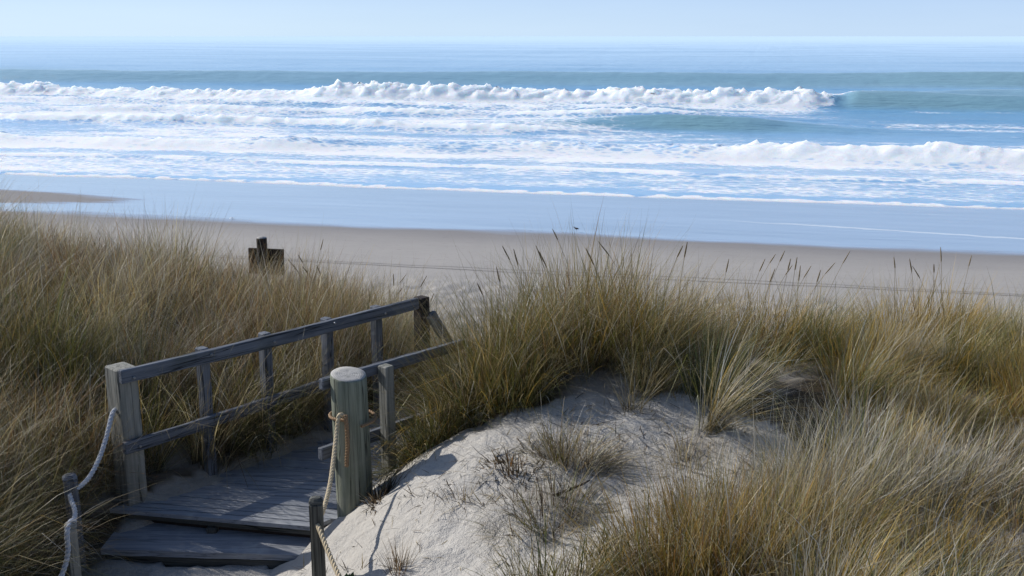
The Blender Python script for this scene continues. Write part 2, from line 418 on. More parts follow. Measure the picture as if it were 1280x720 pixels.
def build_ground():
    xs = np.array(sorted(geo(-6, -16000, .1, 1.16)) + list(np.arange(-6, 7.001, .05)) + geo(7, 16000, .1, 1.16))
    ys = np.array(sorted(geo(3, -3000, .2, 1.25)) + list(np.arange(3, 11.5, .05)) + list(np.arange(11.5, 27, .1)) + list(np.arange(27, 46, .3)) + geo(46, 20000, .6, 1.25))
    X, Y = np.meshgrid(xs, ys)
    Z = ground(X, Y)
    me = np_mesh('ground', np.c_[X.ravel(), Y.ravel(), Z.ravel()], grid_faces(len(xs), len(ys)))
    x = X.ravel(); y = Y.ravel()
    v = x * NV[0] + y * NV[1]
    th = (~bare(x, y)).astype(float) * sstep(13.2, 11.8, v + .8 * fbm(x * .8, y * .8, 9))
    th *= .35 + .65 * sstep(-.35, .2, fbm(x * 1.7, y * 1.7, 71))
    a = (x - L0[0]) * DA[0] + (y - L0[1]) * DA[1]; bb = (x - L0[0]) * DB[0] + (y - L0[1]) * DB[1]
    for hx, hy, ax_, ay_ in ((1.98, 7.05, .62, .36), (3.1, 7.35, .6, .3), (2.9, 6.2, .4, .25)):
        th = np.maximum(th, sstep(1.3, .7, ((x - hx) / ax_) ** 2 + ((y - hy) / ay_) ** 2))  # hollows coloured fully dark to stand in for their shade
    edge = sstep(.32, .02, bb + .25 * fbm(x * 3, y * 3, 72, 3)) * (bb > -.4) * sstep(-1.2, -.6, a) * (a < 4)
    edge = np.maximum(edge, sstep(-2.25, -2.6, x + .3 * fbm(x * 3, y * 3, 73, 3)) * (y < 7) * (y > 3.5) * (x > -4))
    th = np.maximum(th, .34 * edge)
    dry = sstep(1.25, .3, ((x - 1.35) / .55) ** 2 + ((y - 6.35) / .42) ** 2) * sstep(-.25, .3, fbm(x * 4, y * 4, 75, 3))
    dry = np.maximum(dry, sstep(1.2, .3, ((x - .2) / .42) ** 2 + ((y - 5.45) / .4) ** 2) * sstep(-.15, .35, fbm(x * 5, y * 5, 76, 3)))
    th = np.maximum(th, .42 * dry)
    fattr(me, 'thatch_shade', th)
    o = link('ground', me, SAND); tag(o, kind='structure')
    # narrow tracks pressed into the beach, parallel to the water
    us = np.arange(-40, 40, .4); vs = []
    fs = []
    for t, (vc, w) in enumerate(((24.75, .020), (24.98, .015))):
        base = len(vs)
        for i, u in enumerate(us):
            wob = .10 * math.sin(u * .13 + t) + .05 * math.sin(u * .41 + 2 * t)
            for s in (-1, 1):
                vv = vc + wob + s * w; x = u * NU[0] + vv * NV[0]; y = u * NU[1] + vv * NV[1]
                vs.append((x, y))
        for i in range(len(us) - 1):
            k = base + 2 * i; fs.append((k, k + 2, k + 3, k + 1))
    vs = np.array(vs); z = ground(vs[:, 0], vs[:, 1]) + .012
    me = np_mesh('beach_track', np.c_[vs, z], np.array(fs))
    tag(link('beach_track', me, mat_plain('damp_pressed_sand', (.235, .22, .212), .9, .1, .4, 3)), kind='structure')
build_ground()

# ------------------------------------------------------------------ sea
def build_sea():
    us = np.array(sorted(geo(-100, -16000, .6, 1.25)) + list(np.arange(-100, -74, .4)) + list(np.arange(-74, 44, .2)) + list(np.arange(44, 60, .5)) + geo(60, 16000, .6, 1.25))
    vs = np.array(list(np.arange(39.0, 58, .12)) + list(np.arange(58, 102, .20)) + list(np.arange(102, 152, .5)) + geo(152, 25000, .8, 1.09))
    U, V = np.meshgrid(us, vs); u = U.ravel(); v = V.ravel()
    z = np.zeros_like(u); foam = np.zeros_like(u); face = np.zeros_like(u)
    # general chop
    chop = sstep(44, 70, v)
    z += chop * (.10 * fbm(u * .10, v * .30, 101, 3) + .05 * fbm(u * .5, v * 1.1, 102, 3))
    z += sstep(105, 190, v) * (.55 * fbm(u * .012, v * .050, 103, 3) + .22 * fbm(u * .05, v * .16, 104, 2)) * sstep(1500, 600, v)
    def wave(vc, wob, k, h, front, back, seed, env=1.0, ff=0.0, fw=(1.5, 2.0), rough=.3, fc=0.0):
        nonlocal z, foam, face
        c = vc + wob * fbm(u * k, u * 0 + seed, seed, 3)
        d = v - c
        hh = h * env
        prof = np.where(d < 0, sstep(-front, 0, d), np.exp(-np.maximum(d, 0) / back))
        z = z + hh * prof
        fm = sstep(-fw[0], -fw[0] * .55, d) * sstep(fw[1], fw[1] * .25, d + 1.1 * fw[1] * fbm(u * .45, v * .3, seed + 6, 3)) * ff * (1 - .55 * sstep(.0, .5, fbm(u * .16, v * .1, seed + 7, 3)) * (h < .5)) * np.clip(env, 0, 1)
        lump = fbm(u * .9, v * 1.1, seed + 3, 4) * .32 + fbm(u * .33, v * .5, seed + 4, 2) * .42 + .42 * np.abs(fbm(u * 2.0, v * 2.0, seed + 5, 3)) - .08
        z = z + rough * fm * lump * np.where(d < 0, prof, 1) * np.minimum(1, hh + .2)
        foam = np.maximum(foam, fm * (1.0 + .2 * lump))
        spike = np.maximum(0, fbm(u * 2.1, v * 1.9, seed + 8, 2) + .05)
        z = z + (rough > .45) * fm * spike * .50 * np.where(d < 0, prof, 1) * np.minimum(1, hh + .15) * (1 if h > .9 else .6)
        face = np.maximum(face, fc * np.clip(env, 0, 1) * sstep(-front * 1.1, -front * .6, d) * sstep(front * .5, -.1 * front, d))
        return d
    shift = np.zeros_like(u)
    n1 = fbm(u * .02, u * 0 + 3.3, 201, 2)
    wave(134, 5, .012, 1.75, 7.5, 14, 211, env=.95 + .25 * n1, fc=1.0)
    wave(172, 6, .010, .7, 9, 14, 212, env=.6 + .8 * n1, fc=.5)
    brk = sstep(7.5, 4.5, u)
    hgt = .85 + .42 * sstep(-44, -37, u) + .34 * fbm(u * .10, u * 0, 222, 3) + .22 * fbm(u * .42, u * 0, 223, 3) + .45 * np.exp(-((u + 39.5) / 2.2) ** 2)
    wave(96.0, 2.2, .03, 1.0, 3.8, 6, 221, env=hgt * brk, ff=1.0, fw=(3.4, 2.0), rough=.62)
    wave(97.0, 2.2, .03, 1.35, 4.5, 9, 221, env=sstep(4.5, 8.5, u) * (1.0 - .35 * sstep(8, 40, u)), fc=1.0)
    wave(97.0, .5, .1, .12, .8, .8, 225, env=sstep(3, 7, u) * sstep(16, 9, u), ff=.75, fw=(.6, .9), rough=.5)
    wave(114, 4, .03, .7, 5, 9, 226, env=sstep(8, 22, u), fc=.8)
    wave(77, 2.2, .05, .60, 1.6, 4, 231, env=sstep(8, -8, u) * (.8 + .5 * fbm(u * .12, u * 0, 232, 2)), ff=.85, fw=(1.1, 2.6), rough=.5)
    wave(86, 1.6, .05, .48, 1.6, 4, 235, env=sstep(2, -14, u), ff=.6, fw=(1.0, 2.5), rough=.5)
    wave(71, 1.5, .04, .95, 3.0, 6, 241, env=np.exp(-((u + 4) / 9.0) ** 2), fc=1.0, ff=.25, fw=(.6, .7))
    wave(66.5, 1.8, .06, .52, 1.4, 3, 245, env=sstep(-6, -16, u), ff=.85, fw=(.9, 2.2), rough=.5)
    b4 = .40 + .30 * sstep(-7, 2, u) + .12 * fbm(u * .2, u * 0, 252, 3)
    wave(54.2, 1.6, .06, 1.0, 2.2, 3.2, 251, env=b4, ff=1.0, fw=(2.1, 1.6), rough=.6)
    foam = np.maximum(foam, (.62 + .35 * fbm(u * .25, v * .7, 259, 3)) * sstep(49.0, 51.6, v + 1.5 * fbm(u * .3, v * .3, 258)) * sstep(54.5, 53, v))
    wave(47.5, 1.8, .07, .13, .5, 1.6, 261, ff=.72, fw=(.5, 1.0), rough=.15)
    # foamy water between the breakers
    amb = sstep(98, 92, v) * sstep(40, 43, v)
    left = sstep(12, -25, u)
    patch = fbm(u * .06, v * .16, 271, 3)
    a1 = amb * (.16 + .26 * left + .42 * patch + .12 * fbm(u * .3, v * 1.2, 277, 3)) * sstep(48, 56, v)
    a1 = np.maximum(a1, sstep(97, 93, v) * sstep(80, 88, v) * sstep(9, 3, u) * (.55 + .3 * patch))
    a1 = np.maximum(a1, sstep(64, 55, v) * sstep(54, 56, v) * (.45 + .2 * patch))
    a1 = np.maximum(a1, sstep(40.5, 42, v) * sstep(53, 50, v) * (.34 + .22 * patch))
    foam = np.maximum(foam, a1)
    foam *= 1 - .75 * np.clip(face, 0, 1)
    # the thin wash running up the sand
    wob = .8 * fbm(u * .08, u * 0, 281, 2) + .10 * fbm(u * .5, u * 0, 282, 3)
    ve = v - (40.4 + wob)
    film = np.where(ve > 0, .05 * (1 - np.exp(-ve / .12)), ve * .5)
    z = z * sstep(.2, 4, ve) + film
    foam = np.maximum(foam, sstep(-.2, .05, ve) * sstep(.62, .1, ve + .5 * fbm(u * 2.0, v * 2.0, 283, 3)) * (.86 + .35 * fbm(u * 1.6, v * 1.2, 284, 3)))
    # foam is thrown about sideways so the bores look torn rather than extruded
    thrown = np.clip(foam - .55, 0, .5) * np.clip(z * 1.2, 0, 1)
    un = u + thrown * .9 * fbm(u * 1.3, v * 1.3, 291, 2); vn = v + thrown * (1.3 * fbm(u * .9, v * .9, 292, 3) - .35)
    x = un * NU[0] + vn * NV[0]; y = un * NU[1] + vn * NV[1]
    me = np_mesh('sea', np.c_[x, y, z], grid_faces(len(us), len(vs)))
    fattr(me, 'foam', np.clip(foam, 0, 1.3)); fattr(me, 'face', np.clip(face, 0, 1))
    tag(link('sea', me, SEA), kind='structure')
build_sea()

# ------------------------------------------------------------------ timber helpers
def beam_mesh(name, length, w, h, ch=.006, seg=8, warp=.004, seed=0, taper=1.0):
    """bar along +X from 0 to length, section w (Y) x h (Z), chamfered, slightly uneven"""
    r = np.random.default_rng(seed)
    hw, hh = w / 2, h / 2
    prof = np.array([(-hw + ch, -hh), (hw - ch, -hh), (hw, -hh + ch), (hw, hh - ch), (hw - ch, hh), (-hw + ch, hh), (-hw, hh - ch), (-hw, -hh + ch)])
    xs = np.r_[0, ch, np.linspace(ch, length - ch, seg + 1)[1:-1], length - ch, length]
    vs = []
    for i, x in enumerate(xs):
        s = 1 - (1 - taper) * x / length
        k = np.array((1 - ch / hw * .9, 1 - ch / hh * .9)) if i in (0, len(xs) - 1) else np.ones(2)
        off = np.array((math.sin(x * 2.1 + seed), math.cos(x * 1.7 + seed * 2))) * warp
        jit = r.normal(0, warp * .22, prof.shape)
        p = prof * k * s + off + jit
        vs += [(x, a, c) for a, c in p]
    fs = []
    n = 8
    for i in range(len(xs) - 1):
        for j in range(n):
            fs.append((i * n + j, i * n + (j + 1) % n, (i + 1) * n + (j + 1) % n, (i + 1) * n + j))
    me = bpy.data.meshes.new(name)
    L = (len(xs) - 1) * n
    fs = [tuple(f) for f in fs] + [tuple(range(n))[::-1], tuple(L + j for j in range(n))]
    me.from_pydata(vs, [], fs); me.update()
    return me

def beam(name, p0, p1, w, h, mat, parent=None, roll_up=(0, 0, 1), **kw):
    p0 = Vector(p0); p1 = Vector(p1); ax = (p1 - p0).normalized(); up = Vector(roll_up)
    yv = up.cross(ax).normalized(); zv = ax.cross(yv)
    me = beam_mesh(name, (p1 - p0).length, w, h, **kw)
    M = Matrix((ax, yv, zv)).transposed().to_4x4(); M.translation = p0
    o = link(name, me, mat)
    if parent is not None:
        o.parent = parent; M = parent.matrix_basis.inverted() @ M
    o.matrix_local = M
    return o

def W(a, b, z=0.0):
    p = L0 + a * DA + b * DB
    return Vector((p[0], p[1], z))

def bolt_mesh():
    vs = []; fs = []
    n = 10
    for i, (r, x) in enumerate(((.011, 0), (.011, .004), (.007, .009))):
        for j in range(n):
            t = 2 * math.pi * j / n; vs.append((x, r * math.cos(t), r * math.sin(t)))
    for i in range(2):
        for j in range(n): fs.append((i * n + j, i * n + (j + 1) % n, (i + 1) * n + (j + 1) % n, (i + 1) * n + j))
    fs.append(tuple(range(2 * n, 3 * n)))
    me = bpy.data.meshes.new('bolt'); me.from_pydata(vs, [], fs); return me

def round_post(name, base, height, r, mat, parent, capmat=None, tilt=(0, 0), seed=0, slope=.0, lean=.0, dome=0.0, n=28):
    rr = np.random.default_rng(seed)
    vs = []; fs = []; mats = []
    zs = list(np.linspace(0, height - .012, 9)) + [height]
    ang = np.linspace(0, 2 * math.pi, n, endpoint=False)
    lob = 1 + .018 * np.sin(2 * ang + seed) + .012 * np.sin(5 * ang + 2 * seed) + rr.normal(0, .004, n)
    # local X runs up the post so that the grain follows it
    for i, z in enumerate(zs):
        k = (1 - .05 * z / height) * (1 - .035 * (i == len(zs) - 1))
        for j in range(n):
            x, y = r * k * lob[j] * math.cos(ang[j]), r * k * lob[j] * math.sin(ang[j])
            vs.append((z + (slope * y + lean * x if i >= len(zs) - 2 else 0), x, y))
    m = len(zs)
    for i in range(m - 1):
        for j in range(n): fs.append((i * n + j, i * n + (j + 1) % n, (i + 1) * n + (j + 1) % n, (i + 1) * n + j)); mats.append(0)
    # cap: rings with a check split
    last = (m - 1) * n
    for q, kk in enumerate((.66, .33)):
        st = len(vs)
        for j in range(n):
            a = vs[(m - 1) * n + j]
            x, y = a[1] * kk, a[2] * kk
            dz = dome * (1 - kk ** 2) - (.012 if (j in (5, 19) and q == 0) else 0) + rr.normal(0, .0015)
            vs.append((height + slope * y + lean * x + dz, x, y))
        for j in range(n): fs.append((last + j, last + (j + 1) % n, st + (j + 1) % n, st + j)); mats.append(1)
        last = st
    vs.append((height + dome, 0, 0)); c = len(vs) - 1
    for j in range(n): fs.append((last + j, last + (j + 1) % n, c)); mats.append(1)
    me = bpy.data.meshes.new(name); me.from_pydata(vs, [], fs)
    me.materials.append(mat); me.materials.append(capmat or mat)
    me.polygons.foreach_set('material_index', np.array(mats, np.int32))
    me.polygons.foreach_set('use_smooth', np.ones(len(fs), bool)); me.update()
    o = bpy.data.objects.new(name, me); COL.objects.link(o)
    up = Vector((tilt[0], tilt[1], 1)).normalized(); yv = Vector((0, 1, 0)); zv = up.cross(yv).normalized(); yv = zv.cross(up)
    M = Matrix((up, yv, zv)).transposed().to_4x4(); M.translation = Vector(base)
    if parent is not None:
        o.parent = parent; M = parent.matrix_basis.inverted() @ M
    o.matrix_local = M
    return o

# ------------------------------------------------------------------ boardwalk
def build_boardwalk():
    root = empty('boardwalk', W(1.2, .58, ZD - .1), 'sand dusted grey timber boardwalk with two low steps between the dunes', 'boardwalk')
    M0 = root.matrix_basis.inverted()
    e = Vector((.983, -.186, 0)).normalized(); f = Vector((.186, .983, 0)).normalized()   # boards run along e
    r = np.random.default_rng(5)
    # decking: one mesh of narrow boards clipped to the walkway
    vs = []; fs = []
    start = W(-.09, 0)
    pitch = .070; bw = .063; th = .028
    k = 0
    while k < 46:
        q0 = start + f * (k * pitch) ; q1 = q0 + f * bw
        def span(q):
            # where the board line meets the two edges b = -.02 and b = 1.2
            bb = (Vector((q.x, q.y, 0)) - Vector((L0[0], L0[1], 0))).dot(Vector((DB[0], DB[1], 0)))
            k_ = e.dot(Vector((DB[0], DB[1], 0)))
            return q + e * ((-.10 - bb) / k_), q + e * ((1.16 - bb) / k_)
        A, B = span(q0); C, D = span(q1)
        dz = r.normal(0, .0018); jl = r.normal(0, .012)
        i = len(vs)
        for p in (A, B, D, C):
            vs.append((p.x + jl * e.x, p.y, ZD + dz + r.normal(0, .0012)))
        for p in (A, B, D, C):
            vs.append((p.x + jl * e.x, p.y, ZD - th + dz))
        fs += [(i, i + 1, i + 2, i + 3), (i + 7, i + 6, i + 5, i + 4), (i, i + 4, i + 5, i + 1), (i + 1, i + 5, i + 6, i + 2), (i + 2, i + 6, i + 7, i + 3), (i + 3, i + 7, i + 4, i)]
        k += 1
    me = bpy.data.meshes.new('decking'); me.from_pydata([tuple(M0 @ Vector(v)) for v in vs], [], fs); me.update()
    o = link('decking', me, DECK, root)
    # fascia under the front edge, step treads with overhanging noses, risers set back
    fl = W(-.09, 0); fr = W(.60, 1.17)
    ed = (fr - fl).normalized(); nb = Vector((-ed.y, ed.x, 0))
    def at_edge(t, back, z): 
        p = fl + ed * t + nb * back; return Vector((p.x, p.y, z))
    Lw = (fr - fl).length
    beam('edge_board', at_edge(-.03, .05, ZD - .055), at_edge(Lw + .02, .05, ZD - .055), .034, .05, DARKPOST, root, seed=1)
    beam('bearer', at_edge(.0, .10, ZD - .17), at_edge(Lw, .10, ZD - .17), .05, .17, DARKWOOD, root, seed=2)  # darkest timber, painting in the shade under the deck edge
    beam('stub_post', at_edge(.60, .036, ZD - .28), at_edge(.60, .036, ZD - .085), .07, .07, DARKPOST, root, roll_up=(0, 1, 0), seed=3)
    # wedge shaped tread, deeper on the left; sand drifts over it
    zt = ZD - .122; r2 = np.random.default_rng(4)
    fa, fb = Vector((-2.70, 6.315, 0)), Vector((-1.30, 6.225, 0)); ba, bb_ = Vector((-2.70, 6.74, 0)), Vector((-1.22, 6.47, 0))
    vs = []; fs = []; nn = 14
    for lay in (0, 1):
        for i in range(nn + 1):
            t = i / nn
            for p in (fa.lerp(fb, t), ba.lerp(bb_, t)):
                vs.append(tuple(M0 @ Vector((p.x, p.y + r2.normal(0, .002), zt - lay * .042 + r2.normal(0, .0015)))))
    n2_ = 2 * (nn + 1)
    for i in range(nn):
        k = 2 * i
        fs += [(k, k + 2, k + 3, k + 1), (n2_ + k + 1, n2_ + k + 3, n2_ + k + 2, n2_ + k), (k + 2, k, n2_ + k, n2_ + k + 2), (k + 1, k + 3, n2_ + k + 3, n2_ + k + 1)]
    fs += [(0, 1, n2_ + 1, n2_), (2 * nn + 1, 2 * nn, n2_ + 2 * nn, n2_ + 2 * nn + 1)]
    me = bpy.data.meshes.new('step_tread'); me.from_pydata(vs, [], fs); me.update(); link('step_tread', me, DECK, root)
    beam('step_riser', (-2.68, 6.35, zt - .11), (-1.32, 6.25, zt - .11), .04, .13, DARKPOST, root, seed=8)
    # stairs going down to the beach beyond the deck
    for s in range(5):
        a0 = 3.45 + .27 * s; z = ZD - .04 - .15 * (s + 1)
        beam('step_tread', W(a0, .02, z), W(a0, 1.18, z), .27, .04, DECK, root, seed=20 + s)
    for bb in (.03, 1.14):
        beam('stringer', W(3.3, bb, ZD - .16), W(4.9, bb, ZD - 1.05), .05, .22, WOOD, root, seed=30)
build_boardwalk()

def build_left_railing():
    root = empty('railing', W(0, -.05, ZD), 'left hand grey two-rail timber railing backed by tall grass', 'railing')
    top = H - 2.215; low = H - 2.705
    # heavy square corner post with a cleat beside it
    ps = [(.02, .145), (.62, .085), (1.16, .085), (1.74, .085), (2.27, .085), (2.735, .105)]
    hts = [top + .04, top + .046, top + .043, top + .039, top + .036, top + .035]
    for i, ((a, s), ht) in enumerate(zip(ps, hts)):
        bo = -.02 if i == 5 else -.038 - (.18 if i == 0 else s) / 2
        base = W(a, bo, H - 3.42); p1 = W(a + .004 * (i % 2), bo, ht)
        big = i in (0, 5)
        o = beam('post', base, p1, .18 if i == 0 else s, s if big else .07, DARKWOOD if i == 5 else WOODPOST if i == 0 else WOOD, root, roll_up=(DA[0], DA[1], 0), seed=40 + i, ch=.008, warp=.003)
        if i == 5: o['label'] = 'darker square end post'
        if i == 0: o['label'] = 'thick pale corner post with rope tied on'
        b_ = .012
        for zz in (top, low):
            if i == 5: continue
            bm = bolt_mesh(); M = Matrix.Translation(W(a + .01, .0235, zz + .012 * ((i % 2) * 2 - 1)))
            M = M @ Matrix(((DB[0], -DA[0] * -1, 0), (DB[1], DA[1], 0), (0, 0, 1))).to_4x4()
            ob = link('bolt', bm, STEEL, root); ob.matrix_local = root.matrix_basis.inverted() @ M
    t = beam('top_rail', W(-.05, -.012, top), W(2.685, -.012, top - .012), .045, .095, WOOD, root, seed=60, seg=24, warp=.006)
    t = beam('lower_rail', W(-.07, -.014, low), W(2.685, -.014, low + .01), .045, .085, WOOD, root, seed=61, seg=24, warp=.006)
    # handrail down the beach stairs
    beam('brace', W(2.69, .035, top - .15), W(2.80, .035, top - .155), .05, .11, DARKWOOD, root, seed=62)
    beam('brace', W(2.74, .087, top - .105), W(3.25, .087, top - .86), .05, .095, WOOD, root, seed=63, seg=14)
build_left_railing()

def build_right_railing():
    root = empty('railing', W(1.0, 1.2, ZD), 'right hand grey railing starting at the thick round log post', 'railing')
    top = H - 2.165
    pb = np.array((-1.045, 6.52)); base = (pb[0], pb[1], H - 3.35)
    o = round_post('log_post', base, (H - 2.135) - (H - 3.35), .123, GREENPOST, root, ENDG, tilt=(-.015, 0), seed=3, slope=.12, lean=.12)
    o['label'] = 'thick round greenish log post with pale cut top'
    sx = .02
    beam('top_rail', W(.71, 1.15, top - .03), W(2.06, 1.13, top - .055), .045, .072, WOOD, root, seed=70, seg=20, warp=.004)
    beam('lower_rail', W(.68, 1.15, top - .50), W(2.06, 1.13, top - .53), .045, .085, WOOD, root, seed=71, seg=20, warp=.004)
    for i, a in enumerate((1.21, 1.93)):
        beam('post', W(a, 1.215, H - 3.4), W(a, 1.215, top - .005 - .16 * i), .085, .075, WOODPOST, root, roll_up=(DA[0], DA[1], 0), seed=75 + i)
build_right_railing()

# ------------------------------------------------------------------ rope posts and ropes
def rope_post(base, height, s, mat, label, seed, rounded=True, rot=0.0):
    root = empty('rope_post', base, label, 'post', 'short rope posts beside the steps')
    u = Vector((math.cos(rot), math.sin(rot), 0))
    me = beam_mesh('stake', height + .35, s, s * .92, ch=s * .16, seg=8, warp=.002, seed=seed)
    o = link('stake', me, mat, root)
    up = Vector((0, 0, 1)); yv = u.cross(up)
    M = Matrix((up, yv, up.cross(yv))).transposed().to_4x4(); M.translation = Vector((0, 0, -.35)); o.matrix_local = M
    # domed cap
    vs = []; fs = []; n = 10
    for k, (rr, zz) in enumerate(((.5, 0), (.46, .012), (.30, .026), (.0, .031))):
        for j in range(n):
            t = 2 * math.pi * j / n; c, si = math.cos(t), math.sin(t)
            q = max(abs(c), abs(si)) ** .8
            vs.append((rr * s * c / q, rr * s * si / q, zz))
    for k in range(3):
        for j in range(n): fs.append((k * n + j, k * n + (j + 1) % n, (k + 1) * n + (j + 1) % n, (k + 1) * n + j))
    me = bpy.data.meshes.new('cap'); me.from_pydata(vs, [], fs); me.update()
    o = link('cap', me, mat, root); o.matrix_local = Matrix.Translation((0, 0, height - .002)) @ Matrix.Rotation(rot, 4, 'Z')
    return root

def catmull(pts, n=14):
    P = [Vector(p) for p in pts]; P = [P[0] * 2 - P[1]] + P + [P[-1] * 2 - P[-2]]
    out = []
    for i in range(1, len(P) - 2):
        for k in range(n):
            t = k / n; a, b, c, d = P[i - 1], P[i], P[i + 1], P[i + 2]
            out.append(.5 * ((2 * b) + (c - a) * t + (2 * a - 5 * b + 4 * c - d) * t * t + (3 * b - a - 3 * c + d) * t ** 3))
    out.append(P[-2]); return out

def rope_mesh(name, pts, r, lay=.085, strands=3, n=20, sides=7, frame0=(1, 0, 0)):
    path = catmull(pts, n)
    seg = [0.0]
    for a, b in zip(path, path[1:]): seg.append(seg[-1] + (b - a).length)
    total = seg[-1]; m = max(12, int(total / .009))
    S = np.linspace(0, total, m); P = np.array([tuple(p) for p in path])
    Q = np.stack([np.interp(S, seg, P[:, k]) for k in range(3)], 1)
    T = np.gradient(Q, axis=0); T /= np.linalg.norm(T, axis=1)[:, None] + 1e-9
    N = np.zeros_like(T); nv = np.array(frame0, float)
    for i in range(m):
        nv = nv - T[i] * nv.dot(T[i]); nv /= np.linalg.norm(nv); N[i] = nv
    B = np.cross(T, N)
    vs = []; fs = []
    rs = r * .60; rc = r * .47
    for s in range(strands):
        ph = 2 * math.pi * s / strands + 2 * math.pi * S / lay
        C = Q + rc * (np.cos(ph)[:, None] * N + np.sin(ph)[:, None] * B)
        st = len(vs)
        for i in range(m):
            for j in range(sides):
                t = 2 * math.pi * j / sides
                vs.append(tuple(C[i] + rs * (math.cos(t) * N[i] + math.sin(t) * B[i])))
        for i in range(m - 1):
            for j in range(sides): fs.append((st + i * sides + j, st + i * sides + (j + 1) % sides, st + (i + 1) * sides + (j + 1) % sides, st + (i + 1) * sides + j))
        fs.append(tuple(st + j for j in range(sides))[::-1]); fs.append(tuple(st + (m - 1) * sides + j for j in range(sides)))
    me = bpy.data.meshes.new(name); me.from_pydata(vs, [], fs)
    me.polygons.foreach_set('use_smooth', np.ones(len(fs), bool)); me.update()
    return me

def build_ropes():
    # posts
    A = (-2.80, 6.2, H - 3.33); B = (-2.60, 5.70, H - 3.36); C = (-1.107, 5.5, H - 3.10)
    rope_post(A, .61, .09, WOOD, 'short dark rope post half hidden in grass, farther of the two on the left', 81, rot=.5)
    rope_post(B, .555, .072, WOODPOST, 'short pale rope post at lower left corner, nearest the viewer', 82, rot=.4)
    rope_post(C, .545, .082, DARKPOST, 'short dark flat-faced rope post in front of the sandy mound', 83, rot=.12)
    corner = W(-.06, -.10, H - 2.46)
    tA = Vector((A[0], A[1], A[2] + .53)); tB = Vector((B[0], B[1], B[2] + .5))
    e0 = tA + Vector((.045, -.01, .015)); c0 = corner + Vector((-.01, -.03, -.02))
    sag = [c0.lerp(e0, t) + Vector((0, 0, -.10 * 4 * t * (1 - t))) for t in (.2, .4, .6, .8)]
    pts = [corner + Vector((.0, .04, .0)), c0] + sag + [e0, tA + Vector((.0, -.0, .012)),
           tA + Vector((.015, -.055, -.02)), tA * .66 + tB * .34 + Vector((.02, 0, -.05)), tA * .33 + tB * .67 + Vector((.01, 0, -.035)), tB + Vector((-.0, .05, .06)), tB + Vector((-.0, .0, .078)), tB + Vector((.0, -.052, .03)), tB + Vector((-.005, -.06, -.09)), tB + Vector((-.03, -.13, -.21)), tB + Vector((-.07, -.40, -.36)), tB + Vector((-.12, -.8, -.40))]
    o = link('rope', rope_mesh('rope', pts, .0155), ROPE_SHADE)
    tag(o, 'pale rope in shade drooping from the corner post through two short posts', 'rope')
    # right: tied round the log post, down to the stake and on towards the viewer
    px, py = -1.045, 6.52; R = .138
    loop = []
    for k in range(9):
        t = math.radians(-100 - 40 * k)   # once round the log
        loop.append((px + R * 1.07 * math.cos(t), py + R * 1.07 * math.sin(t), H - 2.40 - .006 * k))
    tC = Vector((C[0], C[1], C[2] + .40))
    s0 = Vector((px - .065, py - .155, H - 2.37))
    cpts = [s0 + Vector((.03, .02, .0)), s0, s0 + Vector((-.01, -.07, -.12)), s0 * .55 + tC * .45 + Vector((.0, 0, -.13)), s0 * .25 + tC * .75 + Vector((0, 0, -.09)), tC + Vector((.0, .07, .01)), tC, tC + Vector((.02, -.06, .015)), tC + Vector((.10, -.22, -.055)), tC + Vector((.20, -.42, -.12)), tC + Vector((.34, -.72, -.18)), tC + Vector((.5, -1.05, -.20))]
    o = link('rope', rope_mesh('rope', cpts, .0140), ROPE_SUN)
    tag(o, 'sunlit cream rope hanging from the thick log post down to the dark stake', 'rope')
    o2 = link('rope_knot', rope_mesh('rope_knot', [Vector(p) for p in loop], .0105, lay=.06), ROPE_B, o)
    tail = [s0 + Vector((.045, .0, .01)), s0 + Vector((.05, -.012, -.06)), s0 + Vector((.052, -.012, -.18)), s0 + Vector((.043, -.008, -.28)), s0 + Vector((.04, -.006, -.34))]
    o3 = link('rope_tail', rope_mesh('rope_tail', tail, .0145, lay=.06), ROPE_B, o)
    o3['label'] = 'brown frayed loose end'
build_ropes()

# ------------------------------------------------------------------ sign (seen from behind)
def build_sign():
    gx, gy = -2.83, 11.7
    root = empty('sign', (gx, gy, gz(gx, gy)), 'dark wooden sign board on a round post seen from behind above the left dune grass', 'sign')
    g = gz(gx, gy)
    topz = H - .1895 * 11.7
    o = round_post('post', (gx, gy, g - .3), topz - g + .3, .062, DARKWOOD, root, ENDG, seed=9, dome=.02, n=18)
    u = Vector((.995, -.06, 0)).normalized()
    c = Vector((gx + .045, gy - .0, 0)) + Vector((.06, .085, 0))
    c = Vector((gx + .02, gy + .085, 0))
    z1 = topz - .135; hgt = .30
    beam('board', (c.x - u.x * .205, c.y - u.y * .205, z1 - hgt / 2), (c.x + u.x * .205, c.y + u.y * .205, z1 - hgt / 2 - .012), .03, hgt, DARKWOOD, root, seed=91, seg=4, warp=.001)
build_sign()

# ------------------------------------------------------------------ grass
PAL = {'olive': (.145, .145, .036), 'green': (.075, .105, .042), 'gold': (.38, .245, .05), 'straw': (.48, .385, .21),
       'grey': (.37, .35, .31), 'brown': (.145, .098, .058), 'dark': (.05, .04, .028), 'rust': (.27, .145, .055)}
PN = list(PAL); PV = np.array([PAL[k] for k in PN])

def mixw(**kw):
    w = np.zeros(len(PN))
    for k, v in kw.items(): w[PN.index(k)] = v
    return w / w.sum()

